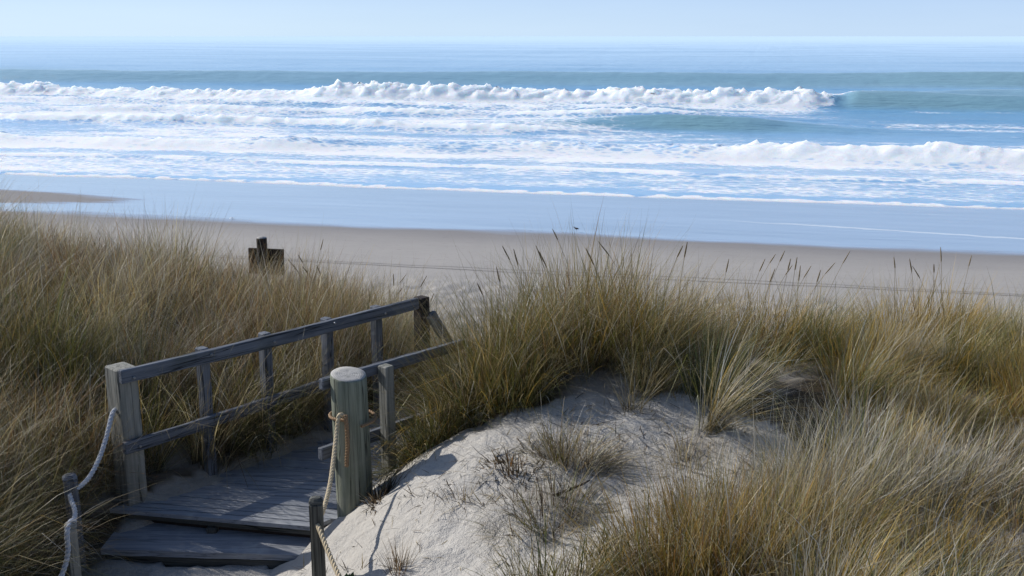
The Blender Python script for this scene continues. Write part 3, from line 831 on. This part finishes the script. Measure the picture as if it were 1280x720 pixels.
def blades(root, L, az, th0, th1, width, colr, tipc, nseg=5, kink=None):
    """ribbons: root (n,3); L length; az bend azimuth; th0 initial lean; th1 added bend; colours (n,3)"""
    n = len(root)
    t = np.linspace(0, 1, nseg + 1)
    hx, hy = np.cos(az), np.sin(az)
    sx, sy = -hy, hx
    tw = rng.uniform(-.9, .9, n)
    p = root.copy(); pts = [p.copy()]
    for i in range(nseg):
        tm = (t[i] + t[i + 1]) / 2
        th = th0 + th1 * tm ** 1.6
        if kink is not None: th = th + kink[0] * (tm > kink[1])
        st = (L / nseg)
        p = p + np.stack([hx * np.sin(th) * st, hy * np.sin(th) * st, np.cos(th) * st], 1)
        pts.append(p.copy())
    P = np.stack(pts, 1)                                    # n, s+1, 3
    wprof = np.clip(1.0 - t ** 2.2, .06, 1) * np.clip(.55 + t * 2, 0, 1)
    wv = width[:, None] * wprof[None] * .5
    side = np.stack([sx * np.cos(tw) + hx * np.sin(tw), sy * np.cos(tw) + hy * np.sin(tw), np.zeros(n)], 1)
    A = P + side[:, None] * wv[..., None]; B = P - side[:, None] * wv[..., None]
    V = np.stack([A, B], 2).reshape(-1, 3)                  # n*(s+1)*2
    s = nseg + 1
    base = (np.arange(n) * s * 2)[:, None] + (np.arange(nseg) * 2)[None]
    F = np.stack([base, base + 1, base + 3, base + 2], -1).reshape(-1, 4)
    # colour along the blade: dull sheath plus painted-in shade at the root, paler tip
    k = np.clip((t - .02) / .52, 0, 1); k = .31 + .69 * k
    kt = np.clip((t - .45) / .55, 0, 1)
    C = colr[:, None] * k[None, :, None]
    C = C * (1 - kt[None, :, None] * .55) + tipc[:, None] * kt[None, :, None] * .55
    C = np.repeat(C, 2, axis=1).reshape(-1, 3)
    return V, F, C

class GrassBuf:
    def __init__(s): s.V = []; s.F = []; s.C = []; s.n = 0
    def add(s, V, F, C):
        s.V.append(V); s.F.append(F + s.n); s.C.append(C); s.n += len(V)
    def build(s, name, parent=None):
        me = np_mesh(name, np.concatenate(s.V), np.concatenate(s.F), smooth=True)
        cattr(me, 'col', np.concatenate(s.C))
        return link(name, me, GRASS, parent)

def tufts(buf, cx, cy, rad, nb, Lm, weights, lean_az=0.0, lean=.25, spread=.75, bend=.8, width=.0052, nseg=5, origin=(0, 0, 0), droop=0.0, Lvar=.25, bright=1.0, tipp=.5):
    """cx.. are arrays, one entry per tuft; nb blades each"""
    cx = np.atleast_1d(cx).astype(float); cy = np.atleast_1d(cy).astype(float); m = len(cx)
    bc = lambda a: np.broadcast_to(np.asarray(a, float), (m,))
    rad, Lm, lean_az, lean, spread, bend = map(bc, (rad, Lm, lean_az, lean, spread, bend))
    nb = np.broadcast_to(np.asarray(nb, int), (m,))
    idx = np.repeat(np.arange(m), nb); n = len(idx)
    rr = np.sqrt(rng.random(n)); ph = rng.random(n) * 2 * np.pi
    rx = rad[idx] * rr * np.cos(ph); ry = rad[idx] * rr * np.sin(ph)
    x = cx[idx] + rx; y = cy[idx] + ry
    z = ground(x, y, detail=False) - .03
    # outward fan plus wind
    tilt = spread[idx] * rr * rng.uniform(.3, 1.0, n)
    ox = np.cos(ph) * tilt + np.cos(lean_az[idx]) * lean[idx] * rng.uniform(.2, 1.5, n) + rng.normal(0, .23, n)
    oy = np.sin(ph) * tilt + np.sin(lean_az[idx]) * lean[idx] * rng.uniform(.2, 1.5, n) + rng.normal(0, .23, n)
    az = np.arctan2(oy, ox); th0 = np.minimum(np.hypot(ox, oy), 1.2)
    th1 = bend[idx] * (.25 + np.abs(rng.normal(0, .62, n))) + droop
    L = Lm[idx] * np.clip(rng.normal(1, Lvar, n), .35, 1.45) * (1 - .18 * rr)
    wgt = np.asarray(weights, float)
    if wgt.ndim == 1: wgt = np.broadcast_to(wgt, (m, len(PN)))
    cum = np.cumsum(wgt, 1)
    pick = (rng.random(n)[:, None] > cum[idx]).sum(1).clip(0, len(PN) - 1)
    c = PV[pick] * np.exp(rng.normal(0, .22, n))[:, None] * bright
    tip = np.where((rng.random(n) < tipp)[:, None], PV[PN.index('straw')] * np.exp(rng.normal(0, .2, n))[:, None], c * 1.15) * bright
    dead = rng.random(n) < .20
    kink = (np.where(dead, rng.uniform(.4, 1.9, n), 0), rng.uniform(.4, .8, n))
    wd = width * np.clip(np.exp(rng.normal(-.05, .38, n)), .4, 2.3)
    pale = rng.random(n) < .045
    c = np.where(pale[:, None], np.array((.60, .57, .50)) * bright, c); tip = np.where(pale[:, None], np.array((.66, .63, .56)) * bright, tip)
    o = np.asarray(origin, float)
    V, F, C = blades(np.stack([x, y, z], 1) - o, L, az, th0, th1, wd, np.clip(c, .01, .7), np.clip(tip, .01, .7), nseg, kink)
    buf.add(V, F, C)

def jitter_field(x0, x1, y0, y1, step):
    gx, gy = np.meshgrid(np.arange(x0, x1, step), np.arange(y0, y1, step))
    x = gx.ravel() + rng.uniform(-.5, .5, gx.size) * step; y = gy.ravel() + rng.uniform(-.5, .5, gx.size) * step
    return x, y

def clump(x, y, s1, s2, f=1.6):
    return fbm(x * f, y * f, s1, 3), fbm(x * f * .5, y * f * .5, s2, 3)

WL = mixw(olive=.17, straw=.17, brown=.27, grey=.07, green=.03, rust=.20, gold=.09)
WR = mixw(olive=.33, gold=.27, straw=.16, brown=.06, grey=.09, green=.08, rust=.01)
WNEAR = mixw(olive=.24, grey=.34, straw=.20, gold=.12, brown=.05, green=.05)
WGREY = mixw(grey=.42, straw=.27, brown=.12, olive=.19)
WGOLD = mixw(gold=.42, olive=.28, straw=.18, rust=.06, brown=.06)
WGREEN = mixw(olive=.46, green=.22, straw=.14, gold=.12, brown=.06)

def wmix(a, b, c, n1, n2):
    ka = sstep(.05, .45, n1)[:, None]; kb = sstep(.05, .45, n2)[:, None]
    w = a[None] * (1 - ka) + b[None] * ka
    return w * (1 - kb) + c[None] * kb

def personal(w, seed, k=3.2):
    """give every tuft its own mixture around the regional one"""
    g = rng.gamma(np.maximum(w * k, 1e-3)) + 1e-6
    return g / g.sum(1, keepdims=True)

def build_left_grass():
    x, y = jitter_field(-7.5, -.4, 4.2, 13.2, .31)
    v = x * NV[0] + y * NV[1]
    a = (x - L0[0]) * DA[0] + (y - L0[1]) * DA[1]; b = (x - L0[0]) * DB[0] + (y - L0[1]) * DB[1]
    ok = ~bare(x, y) & ((b < -.16) | (a < -.2)) & (x < -2.2 + np.maximum(0, (y - 6.9)) * .86) & (v < 12.0)
    ok &= (x > -.50 * y - 1.6) & ~((x > -2.98) & (y < 6.6))
    ok &= ~((y > 9.9) & (x > -1.15))
    x, y = x[ok], y[ok]
    n1, n2 = clump(x, y, 301, 302)
    bb = ((x - L0[0]) * DB[0] + (y - L0[1]) * DB[1])
    keep = (n1 > -.34) | (bb > -.5)
    x, y, n1, n2, bb = x[keep], y[keep], n1[keep], n2[keep], bb[keep]
    m = len(x)
    dome = sstep(-.30, .28, fbm(x * 1.15 + 3, y * 1.15, 305, 2))
    L = (.50 + .30 * dome + .16 * n2) * np.exp(rng.normal(0, .14, m)) + .05 + .17 * sstep(7.2, 8.8, y) + .10 * sstep(-3.2, -2.2, x) * sstep(8, 9, y)
    L = np.where(bb > -1.0, np.maximum(L, .86), L)
    nb = (np.where(y > 9.6, 300, 440) * rng.uniform(.6, 1.25, m)).astype(int)
    buf = GrassBuf()
    w = personal(wmix(WL, WGREY, WGREEN, n1, n2 - .12), 1)
    br = 1.04
    tufts(buf, x, y, rng.uniform(.10, .21, m), nb, L, w, lean_az=-.25 + .9 * n1 + rng.normal(0, .6, m), lean=np.clip(.22 + .22 * n2 + rng.normal(0, .12, m), .02, .7), spread=rng.uniform(.25, .75, m), bend=rng.uniform(.4, 1.15, m), width=.0034, bright=br, tipp=.40)
    tag(buf.build('dune_grass'), 'mass of brownish marram grass covering the left dune behind the railing', 'grass', kind='stuff')

def build_right_grass():
    x, y = jitter_field(-1.0, 7.6, 3.4, 13.4, .36)
    v = x * NV[0] + y * NV[1]
    b = (x - L0[0]) * DB[0] + (y - L0[1]) * DB[1]
    ok = ~bare(x, y) & (b > 1.36) & (x < .52 * y + 1.4) & (v < 12.6)
    ok &= ~((x < 1.3) & (y < 6.0)) & ~((y < 3.9) & (x < 1.6)) & ~((x < 1.25 + (y - 5) * .75) & (y > 5) & (y < 6.6))
    ok &= ~((x < .9) & (y > 9.6))
    x, y = x[ok], y[ok]
    n1, n2 = clump(x, y, 311, 312)
    keep = n1 > -.62 + .34 * sstep(5.8, 7.5, y)
    for hx, hy, ax_, ay_ in ((1.95, 7.0, .50, .24), (3.1, 7.35, .45, .18), (2.9, 6.2, .30, .16), (1.55, 7.75, .16, .3)):
        keep &= ((x - hx) / ax_) ** 2 + ((y - hy) / ay_) ** 2 > 1      # dark hollows between the clumps
    x, y, n1, n2 = x[keep], y[keep], n1[keep], n2[keep]
    m = len(x)
    dome = sstep(-.26, .26, fbm(x * 1.2 + 7, y * 1.2, 315, 2))
    L = (.30 + .40 * dome + .14 * n2) * np.exp(rng.normal(0, .16, m))
    near = sstep(7.2, 6.2, y)
    L = L * (1 - .10 * near)
    ang = x / y
    L = L * (1 - .52 * sstep(.150, .172, ang) * sstep(.218, .195, ang) * (y > 7.1)) * (1 - .10 * sstep(.25, .4, ang) * (y > 7.5))
    nb = (np.where(y > 9.6, 340, 500) * rng.uniform(.6, 1.25, m) * (1 - .28 * near)).astype(int)
    far_w = wmix(WR, WGREEN, WGOLD, n1, n2); near_w = wmix(WNEAR, WGREY, WGOLD, n1 + .1, n2 - .1)
    w = personal(far_w * (1 - near[:, None]) + near_w * near[:, None], 2)
    buf = GrassBuf()
    tufts(buf, x, y, rng.uniform(.12, .25, m), nb, L, w, lean_az=-.05 + .8 * n2 + rng.normal(0, .7, m), lean=np.clip(.24 + .22 * n1 + rng.normal(0, .12, m), .02, .7), spread=rng.uniform(.35, 1.0, m), bend=rng.uniform(.3, 1.1, m), width=.0031, bright=1.16, tipp=.5)
    tag(buf.build('dune_grass'), 'mass of golden and olive marram grass covering the right dune', 'grass', kind='stuff')

# seed stalks
def stalk_mesh(L, az, lean, bendv, headlen):
    n = 7; t = np.linspace(0, 1, n + 1); p = np.zeros(3); pts = [p.copy()]
    for i in range(n):
        th = lean + bendv * ((t[i] + t[i + 1]) / 2) ** 2
        p = p + L / n * np.array((math.cos(az) * math.sin(th), math.sin(az) * math.sin(th), math.cos(th))); pts.append(p.copy())
    # finer sampling towards the head
    S = np.r_[np.linspace(0, 1 - headlen / L, 6), np.linspace(1 - headlen / L, 1, 9)[1:]]
    P = np.stack([np.interp(S, t, np.array(pts)[:, k]) for k in range(3)], 1)
    rad = []
    for s in S:
        q = (s - (1 - headlen / L)) / (headlen / L)
        rad.append(.0016 if q <= 0 else .0015 + .0044 * max(0, math.sin(math.pi * min(1, q ** .75 * .97 + .03))) ** .8 + (.0008 if int(q * 9) % 2 else 0))
    sides = 5; vs = []; fs = []; C = []
    for i in range(len(S)):
        for j in range(sides):
            a = 2 * math.pi * j / sides
            vs.append(P[i] + rad[i] * np.array((math.cos(a), math.sin(a), 0)))
            q = S[i] > 1 - headlen / L
            C.append((.29, .22, .125) if q else (.30, .23, .11))
    for i in range(len(S) - 1):
        for j in range(sides): fs.append((i * sides + j, i * sides + (j + 1) % sides, (i + 1) * sides + (j + 1) % sides, (i + 1) * sides + j))
    me = np_mesh('seed_stalk', np.array(vs), np.array(fs)); cattr(me, 'col', np.array(C))
    return me

def tussock(x, y, label, rad, nb, L, w, lean_az=0, lean=.2, spread=.8, bend=.8, stalks=0, stalk_len=1.0, stalk_az=None, subs=None, group=None, name='grass_tussock', width=.0035, cat='grass clump', bright=1.0, Lvar=.25, droop=0.0):
    z = gz(x, y)
    buf = GrassBuf()
    xs, ys = [x], [y]
    if subs:
        for dx, dy in subs: xs.append(x + dx); ys.append(y + dy)
    if subs:
        # outer tufts fan away from the middle of the clump
        ox = np.array(xs) - np.mean(xs); oy = np.array(ys) - np.mean(ys); far = np.hypot(ox, oy); R_ = far.max() + 1e-6
        lx = math.cos(lean_az) * lean + .62 * spread * ox / R_; ly = math.sin(lean_az) * lean + .62 * spread * oy / R_
        lean_az, lean = np.arctan2(ly, lx), np.hypot(lx, ly)
        L = L * (1 - .10 * (far / R_) ** 2)
    tufts(buf, xs, ys, rad, int(nb * 1.35), L, w, lean_az, lean, spread, bend, width, 6, origin=(x, y, z), bright=bright, Lvar=Lvar, droop=droop)
    o = buf.build(name); o.location = (x, y, z); tag(o, label, cat, group or 'grass tussocks on the dunes')
    for k in range(stalks):
        q = random.randrange(len(xs)); dx = xs[q] - x + random.uniform(-.6, .6) * rad; dy = ys[q] - y + random.uniform(-.6, .6) * rad
        az = random.uniform(0, 6.28) if stalk_az is None else random.gauss(stalk_az, .5)
        s = link('seed_stalk', stalk_mesh(stalk_len * random.uniform(.86, 1.12), az, random.uniform(.05, .38), random.uniform(.1, .5), random.uniform(.10, .15)), GRASS, o)
        s.location = (dx, dy, gz(x + dx, y + dy) - z - .02)
    return o

def build_tussocks():
    PI = math.pi
    tussock(.55, 7.95, 'largest grass tussock rising on the crest behind the bare sand mound', .30, 430, .94, mixw(olive=.38, straw=.2, brown=.16, gold=.18, rust=.07, grey=.05), lean_az=PI, lean=.08, spread=.9, bend=.55,
            stalks=11, stalk_len=.95, stalk_az=PI, subs=[(-.45, -.1), (.42, .05), (-.05, -.45), (-.75, -.35), (.1, .3), (-.85, .05), (-.5, -.55), (.35, -.4), (-.3, .25), (.62, -.1)])
    tussock(1.15, 7.55, 'dark rooted tussock with golden top right of the largest tussock', .26, 520, .78, mixw(gold=.4, olive=.22, brown=.2, straw=.18), lean_az=1.2, lean=.10, spread=.6, bend=.5, stalks=2, subs=[(.25, .25)])
    tussock(-.62, 6.98, 'olive green tussock spilling over the slope right of the log post', .22, 520, .56, WGREEN, lean_az=PI, lean=.12, spread=1.0, bend=1.0, subs=[(.26, .05), (.1, .32), (-.02, -.12)])
    tussock(-.33, 7.16, 'bushy tussock that swallows the far end of the right railing', .20, 520, .98, mixw(olive=.4, green=.15, brown=.2, straw=.15, gold=.1), lean_az=PI * .9, lean=.08, spread=.6, bend=.7, subs=[(.2, .2), (.07, .08), (.38, .45)])
    tussock(.12, 7.08, 'pale fountain shaped tussock at the upper left edge of the bare sand', .15, 300, .50, mixw(olive=.35, straw=.35, green=.15, brown=.15), lean_az=PI, lean=.2, spread=1.0, bend=1.3)
    tussock(1.27, 6.46, 'pale windswept tuft arching right at the edge of the sand', .055, 210, .78, mixw(straw=.5, olive=.2, gold=.15, grey=.15), lean_az=.1, lean=.62, spread=.10, bend=.95, bright=1.25)
    tussock(.34, 5.98, 'grey brown tussock with fanned blades in the middle of the bare sand', .11, 190, .36, mixw(brown=.3, straw=.3, grey=.25, olive=.15), lean_az=-.3, lean=.2, spread=.9, bend=.9, subs=[(.17, .05), (-.10, .06)])
    tussock(.02, 5.42, 'sparse dry tussock low on the mound with dead leaves at its foot', .16, 150, .30, mixw(brown=.4, grey=.25, olive=.25, straw=.1), lean_az=PI, lean=.1, spread=.9, bend=.6, subs=[(.2, -.05), (.3, .12)])
    tussock(-.62, 5.22, 'small dark brown dead tuft standing alone on the sand slope', .035, 90, .24, mixw(brown=.6, dark=.25, rust=.15), lean_az=1.5, lean=.08, spread=.35, bend=.3)
    tussock(-.02, 5.95, 'clump of short dark broken stubs on the sand left of the fanned tussock', .09, 60, .13, mixw(brown=.4, dark=.5, rust=.1), lean_az=2.6, lean=.45, spread=1.2, bend=.3, width=.009, subs=[(.10, -.06), (-.07, .05)])
    tussock(-.86, 6.30, 'dark scraps of dead weed at the foot of the thick log post', .07, 70, .13, mixw(brown=.5, dark=.5), lean_az=0, lean=.5, spread=1.3, bend=.5, width=.008, subs=[(.10, .02), (.02, -.10)])
    tussock(-.30, 5.72, 'thin dry wisp left of the low sparse tussock on the open slope', .08, 45, .22, mixw(straw=.4, brown=.5, grey=.1), lean_az=PI, lean=.2, spread=.9, bend=.7)
    tussock(.82, 6.75, 'thin sparse tuft near the top of the sand mound', .07, 45, .36, mixw(straw=.5, olive=.3, grey=.2), spread=.6, bend=.6)
    tussock(1.05, 6.1, 'few stray blades on the right side of the sand mound', .12, 60, .30, mixw(straw=.5, grey=.3, brown=.2), lean_az=PI, lean=.2, spread=.7, bend=.8)
    tussock(1.0, 4.66, 'golden tussock with upright blades at the bottom edge, nearest the viewer', .24, 560, .58, mixw(gold=.36, rust=.14, olive=.24, straw=.14, grey=.12), lean_az=.8, lean=.14, spread=.55, bend=.4, subs=[(-.28, .08), (.3, .15), (.05, .36), (.55, .3)])
    tussock(.30, 4.55, 'green and straw tussock at the bottom edge below the sand', .16, 200, .42, mixw(olive=.45, straw=.25, green=.15, brown=.15), spread=.8, bend=.6, subs=[(.2, .22), (-.2, .05)])
    tussock(2.05, 5.55, 'silvery grey dead tussock in front of the dark hollow', .22, 420, .60, WGREY, lean_az=.9, lean=.18, spread=.7, bend=.7, subs=[(.35, .1), (-.32, .15), (.75, .25)])
    tussock(2.2, 8.8, 'tall tussock with a row of dark seed heads on the right skyline', .3, 420, .72, WGOLD, lean_az=.4, lean=.14, spread=.5, bend=.6, stalks=13, stalk_len=.88, stalk_az=.4, subs=[(.35, .1), (-.3, .1)])
    tussock(3.5, 9.2, 'skyline tussock farther right with a few seed heads', .3, 380, .70, WGOLD, lean_az=.2, lean=.16, spread=.5, bend=.6, stalks=6, stalk_len=.85, subs=[(.4, .1)])
    tussock(-1.75, 10.4, 'upright tussock with dark seed heads right of the sign', .28, 420, .82, WL, lean_az=.2, lean=.1, spread=.5, bend=.5, stalks=11, stalk_len=.98, subs=[(.35, .0), (-.35, .05), (.62, .1)])
    tussock(-1.22, 8.92, 'tall dark tussock standing against the far end of the left railing', .20, 520, 1.0, mixw(olive=.3, brown=.3, straw=.2, rust=.12, green=.08), lean_az=PI * .6, lean=.06, spread=.45, bend=.45, subs=[(-.28, -.1), (.1, .3), (-.2, .3)])
    tussock(-3.15, 6.75, 'pale tussock arching over towards the corner post of the railing', .2, 420, .72, mixw(straw=.4, grey=.3, olive=.2, brown=.1), lean_az=-.2, lean=.42, spread=.5, bend=1.1, subs=[(-.3, .1), (-.15, -.3)])
    tussock(-3.08, 5.95, 'straw coloured tussock arching right beside the rope posts at lower left', .2, 420, .66, mixw(straw=.38, olive=.28, grey=.2, brown=.14), lean_az=-.1, lean=.40, spread=.5, bend=1.0, subs=[(-.3, .1), (-.1, -.35), (-.3, -.4)])

build_left_grass(); build_right_grass(); build_tussocks()

# ------------------------------------------------------------------ litter on the sand
def build_litter():
    x = rng.uniform(-1.3, 1.9, 4600); y = rng.uniform(4.4, 7.0, 4600)
    ok = in_poly(x, y, SAND_POLY); dn = fbm(x * 2.2, y * 2.2, 401, 3)
    ok &= rng.random(len(x)) < (.10 + .9 * sstep(.0, .5, dn))
    x, y = x[ok], y[ok]; n = len(x)
    z = ground(x, y) + .006
    az = rng.random(n) * 6.28
    L = rng.uniform(.03, .17, n)
    c = PV[rng.choice([PN.index('brown'), PN.index('grey'), PN.index('straw'), PN.index('dark')], n)]
    buf = GrassBuf()
    V, F, C = blades(np.stack([x, y, z], 1), L, az, np.full(n, 1.35) + rng.normal(0, .12, n), rng.normal(0.15, .2, n), rng.uniform(.004, .009, n), c, c, 3)
    buf.add(V, F, C)
    tag(buf.build('dry_litter'), 'scattered dry stalks and leaf scraps lying on the bare sand', 'litter', kind='stuff')
    # small leafy weed near the stake
    gx, gy = -.93, 5.30
    vs = [np.array((0., 0., -.005))]; fs = []; C = [np.array((.05, .08, .03))]
    for k in range(30):
        a = random.uniform(0, 6.28); r = random.uniform(.02, .09); l = random.uniform(.02, .04); i = len(vs); w = l * .36
        d = np.array((math.cos(a), math.sin(a), random.uniform(.1, .7))); s_ = np.array((-math.sin(a), math.cos(a), 0)); p = d * r
        vs += [p + d * l * .45 + s_ * w, p + d * l, p + d * l * .45 - s_ * w, p + s_ * .002, p - s_ * .002]
        fs += [(i + 3, i, i + 1, i + 2), (0, i + 3, i + 2, i + 4)]
        C += [np.array((.06, .10, .03)) * random.uniform(.7, 1.4)] * 5
    me = np_mesh('weed', np.array(vs), np.array(fs)); cattr(me, 'col', np.array(C))
    o = link('weed', me, GRASS); o.location = (gx, gy, gz(gx, gy)); tag(o, 'low green leafy weed on the sand beside the dark stake', 'plant')
    # forked dead twig
    gx, gy = .33, 5.62
    vs = []; fs = []
    def limb(p, q, r0, r1):
        p, q = np.array(p), np.array(q); st = len(vs); n = 6
        ax = (q - p) / np.linalg.norm(q - p); s = np.cross(ax, (0, 0, 1.)); s /= np.linalg.norm(s); t_ = np.cross(ax, s)
        for c_, r_ in ((p, r0), ((p + q) / 2 + s * r0 * .8, (r0 + r1) / 2), (q, r1)):
            for j in range(n):
                a = 2 * math.pi * j / n; vs.append(c_ + r_ * (math.cos(a) * s + math.sin(a) * t_))
        for i in range(2):
            for j in range(n): fs.append((st + i * n + j, st + i * n + (j + 1) % n, st + (i + 1) * n + (j + 1) % n, st + (i + 1) * n + j))
    limb((-.1, -.03, .0), (.02, 0, .035), .010, .008); limb((.02, 0, .035), (.12, .05, .06), .008, .004); limb((.02, 0, .035), (.09, -.03, .085), .006, .003); limb((-.04, -.015, .02), (-.07, .03, .07), .005, .003)
    me = np_mesh('twig', np.array(vs), np.array(fs)); o = link('twig', me, DARKWOOD); o.location = (gx, gy, gz(gx, gy) + .005)
    tag(o, 'forked dark dead twig lying on the sand mound', 'twig')
build_litter()

# ------------------------------------------------------------------ shore bird and shell
def skin_like(rings, n=10):
    """closed lofted body from (centre, ry, rz) rings along x"""
    vs = []; fs = []
    for (x, y, z, ry, rz) in rings:
        for j in range(n):
            a = 2 * math.pi * j / n; vs.append((x, y + ry * math.cos(a), z + rz * math.sin(a)))
    for i in range(len(rings) - 1):
        for j in range(n): fs.append((i * n + j, i * n + (j + 1) % n, (i + 1) * n + (j + 1) % n, (i + 1) * n + j))
    return vs, fs

def build_bird():
    gx, gy = 1.98, 31.9
    g = gz(gx, gy)
    root = empty('shore_bird', (gx, gy, g), 'tiny dark wading bird on thin legs standing on the wet sand', 'bird'); root.rotation_euler.z = math.radians(168)
    vs, fs = skin_like([(-.085, 0, .098, .002, .002), (-.065, 0, .104, .012, .008), (-.03, 0, .110, .027, .025), (.005, 0, .112, .030, .031), (.035, 0, .119, .023, .026), (.053, 0, .134, .014, .015), (.062, 0, .149, .0135, .0135), (.074, 0, .157, .0145, .0140), (.086, 0, .156, .010, .010), (.093, 0, .155, .004, .004)])
    me = bpy.data.meshes.new('body'); me.from_pydata(vs, [], fs); me.polygons.foreach_set('use_smooth', np.ones(len(fs), bool))
    m, nt = new_mat('wader_plumage'); b = NB(nt)
    z = b.n('ShaderNodeSeparateXYZ', ins={0: b.obj()}).outputs[2]
    c = b.mix(b.ramp(z, .098, .108), (.35, .33, .30), (.075, .06, .05)); c = b.mix(b.ramp(b.noise(b.obj(), 120, 3), .5, .7, 0, .5), c, (.03, .025, .02))
    b.out(b.principled(Base_Color=c, Roughness=.8))
    link('body', me, m, root)
    dk = mat_plain('dark_bill', (.03, .028, .025), .5)
    vs, fs = skin_like([(.090, 0, .155, .0035, .0035), (.110, 0, .151, .0022, .0022), (.128, 0, .146, .0006, .0006)], 6)
    me = bpy.data.meshes.new('bill'); me.from_pydata(vs, [], fs); link('bill', me, dk, root)
    for s in (-1, 1):
        vs, fs = skin_like([(-.06, s * .020, .112, .003, .010), (-.02, s * .027, .117, .006, .018), (.02, s * .027, .118, .005, .016), (.035, s * .022, .118, .002, .006)], 8)
        vs += [(-.105, s * .008, .108)]
        me = bpy.data.meshes.new('wing'); me.from_pydata(vs, [], fs); link('wing', me, m, root)
        lv = []; lf = []
        def leg(p, q, r):
            st = len(lv); p = Vector(p); q = Vector(q)
            for c_ in (p, q):
                for j in range(5):
                    a = 2 * math.pi * j / 5; lv.append((c_.x + r * math.cos(a), c_.y + r * math.sin(a), c_.z))
            for j in range(5): lf.append((st + j, st + (j + 1) % 5, st + 5 + (j + 1) % 5, st + 5 + j))
        x0 = .004 + s * .012
        leg((0, s * .012, .088), (x0 - .012, s * .012, .048), .0028); leg((x0 - .012, s * .012, .048), (x0, s * .012, .003), .0024)
        for dx, dy in ((.022, 0), (.017, .010), (.017, -.010)):
            st = len(lv); lv += [(x0, s * .012, .004), (x0 + dx, s * .012 + dy, .002), (x0 + dx * .9, s * .012 + dy + .003, .002)]; lf.append((st, st + 1, st + 2))
        me = bpy.data.meshes.new('leg'); me.from_pydata(lv, [], lf); link('leg', me, dk, root)
    # pale shell farther left
    sx_, sy_ = -9.2, 34.2
    sv = []; sf = []; n = 13; rings = 5
    for i in range(rings):
        r = i / (rings - 1)
        for j in range(n):
            a = math.radians(-75 + 150 * j / (n - 1)); rib = 1 + .05 * (j % 2)
            sv.append((.09 * r * rib * math.cos(a), .09 * r * rib * math.sin(a), .035 * math.sin(math.pi * min(1, r * .9 + .1)) + .004 * (j % 2) * r))
    for i in range(rings - 1):
        for j in range(n - 1): sf.append((i * n + j, i * n + j + 1, (i + 1) * n + j + 1, (i + 1) * n + j))
    me = np_mesh('shell', np.array(sv), np.array(sf)); o = link('shell', me, mat_plain('white_shell', (.75, .73, .70), .4)); o.location = (sx_, sy_, gz(sx_, sy_) + .005)
    o.rotation_euler = (.1, -.3, 2.0)
    tag(o, 'small white shell lying on the damp beach left of the sign', 'shell')
build_bird()

# ------------------------------------------------------------------ light, sky, camera
w = bpy.data.worlds.new('World'); scene.world = w; w.use_nodes = True
nt = w.node_tree; nt.nodes.clear(); b = NB(nt)
sky = b.n('ShaderNodeTexSky', sky_type='NISHITA', sun_disc=False)
sky.sun_elevation = SUN_EL; sky.sun_rotation = SUN_AZ
sky.altitude = 0; sky.air_density = 1.0; sky.dust_density = 1.2; sky.ozone_density = 2.0
tint = b.mix(1.0, sky.outputs[0], (.86, .97, 1.12), 'MULTIPLY')
gen = nt.nodes.new('ShaderNodeTexCoord').outputs['Generated']
sz = b.n('ShaderNodeSeparateXYZ', ins={0: gen})
side = b.ramp(sz.outputs[0], -.55, .55)
wisp = b.noise(b.mapping(gen, (3, 3, 26)), 1.0, 4, .55)
low = b.ramp(sz.outputs[2], .0, .05)
hz = b.mix(side, b.mix(low, (6.8, 8.7, 10.4), (6.0, 8.0, 10.6)), b.mix(low, (5.8, 7.6, 9.9), (4.8, 6.7, 9.6)))   # pale sea haze, brighter on the sun's side
hz = b.mix(1.0, hz, b.mix(wisp, (.94, .955, .97), (1.06, 1.045, 1.03)), 'MULTIPLY')
tint = b.mix(b.ramp(sz.outputs[2], .02, .30, .94, 0), tint, hz)
bg = b.n('ShaderNodeBackground', ins={0: tint, 1: .10})
o = b.n('ShaderNodeOutputWorld', ins={0: bg.outputs[0]})

sun = bpy.data.lights.new('sun', 'SUN'); sun.energy = 4.5; sun.angle = math.radians(.53); sun.color = (1.0, .965, .91)
so = bpy.data.objects.new('sun', sun); COL.objects.link(so)
so.rotation_euler = (-SUN_DIR).to_track_quat('-Z', 'Y').to_euler(); so.location = SUN_DIR * 50

cam = bpy.data.cameras.new('camera'); cam.sensor_width = 36; cam.lens = 36 * F_PX / 1280; cam.clip_start = .05; cam.clip_end = 60000
co = bpy.data.objects.new('camera', cam); COL.objects.link(co)
co.location = (0, 0, H); co.rotation_euler = (math.pi / 2 - PITCH, 0, 0)
scene.camera = co
scene.view_settings.view_transform = 'Standard'; scene.view_settings.look = 'None'; scene.view_settings.exposure = 0
scene.cycles.max_bounces = 8
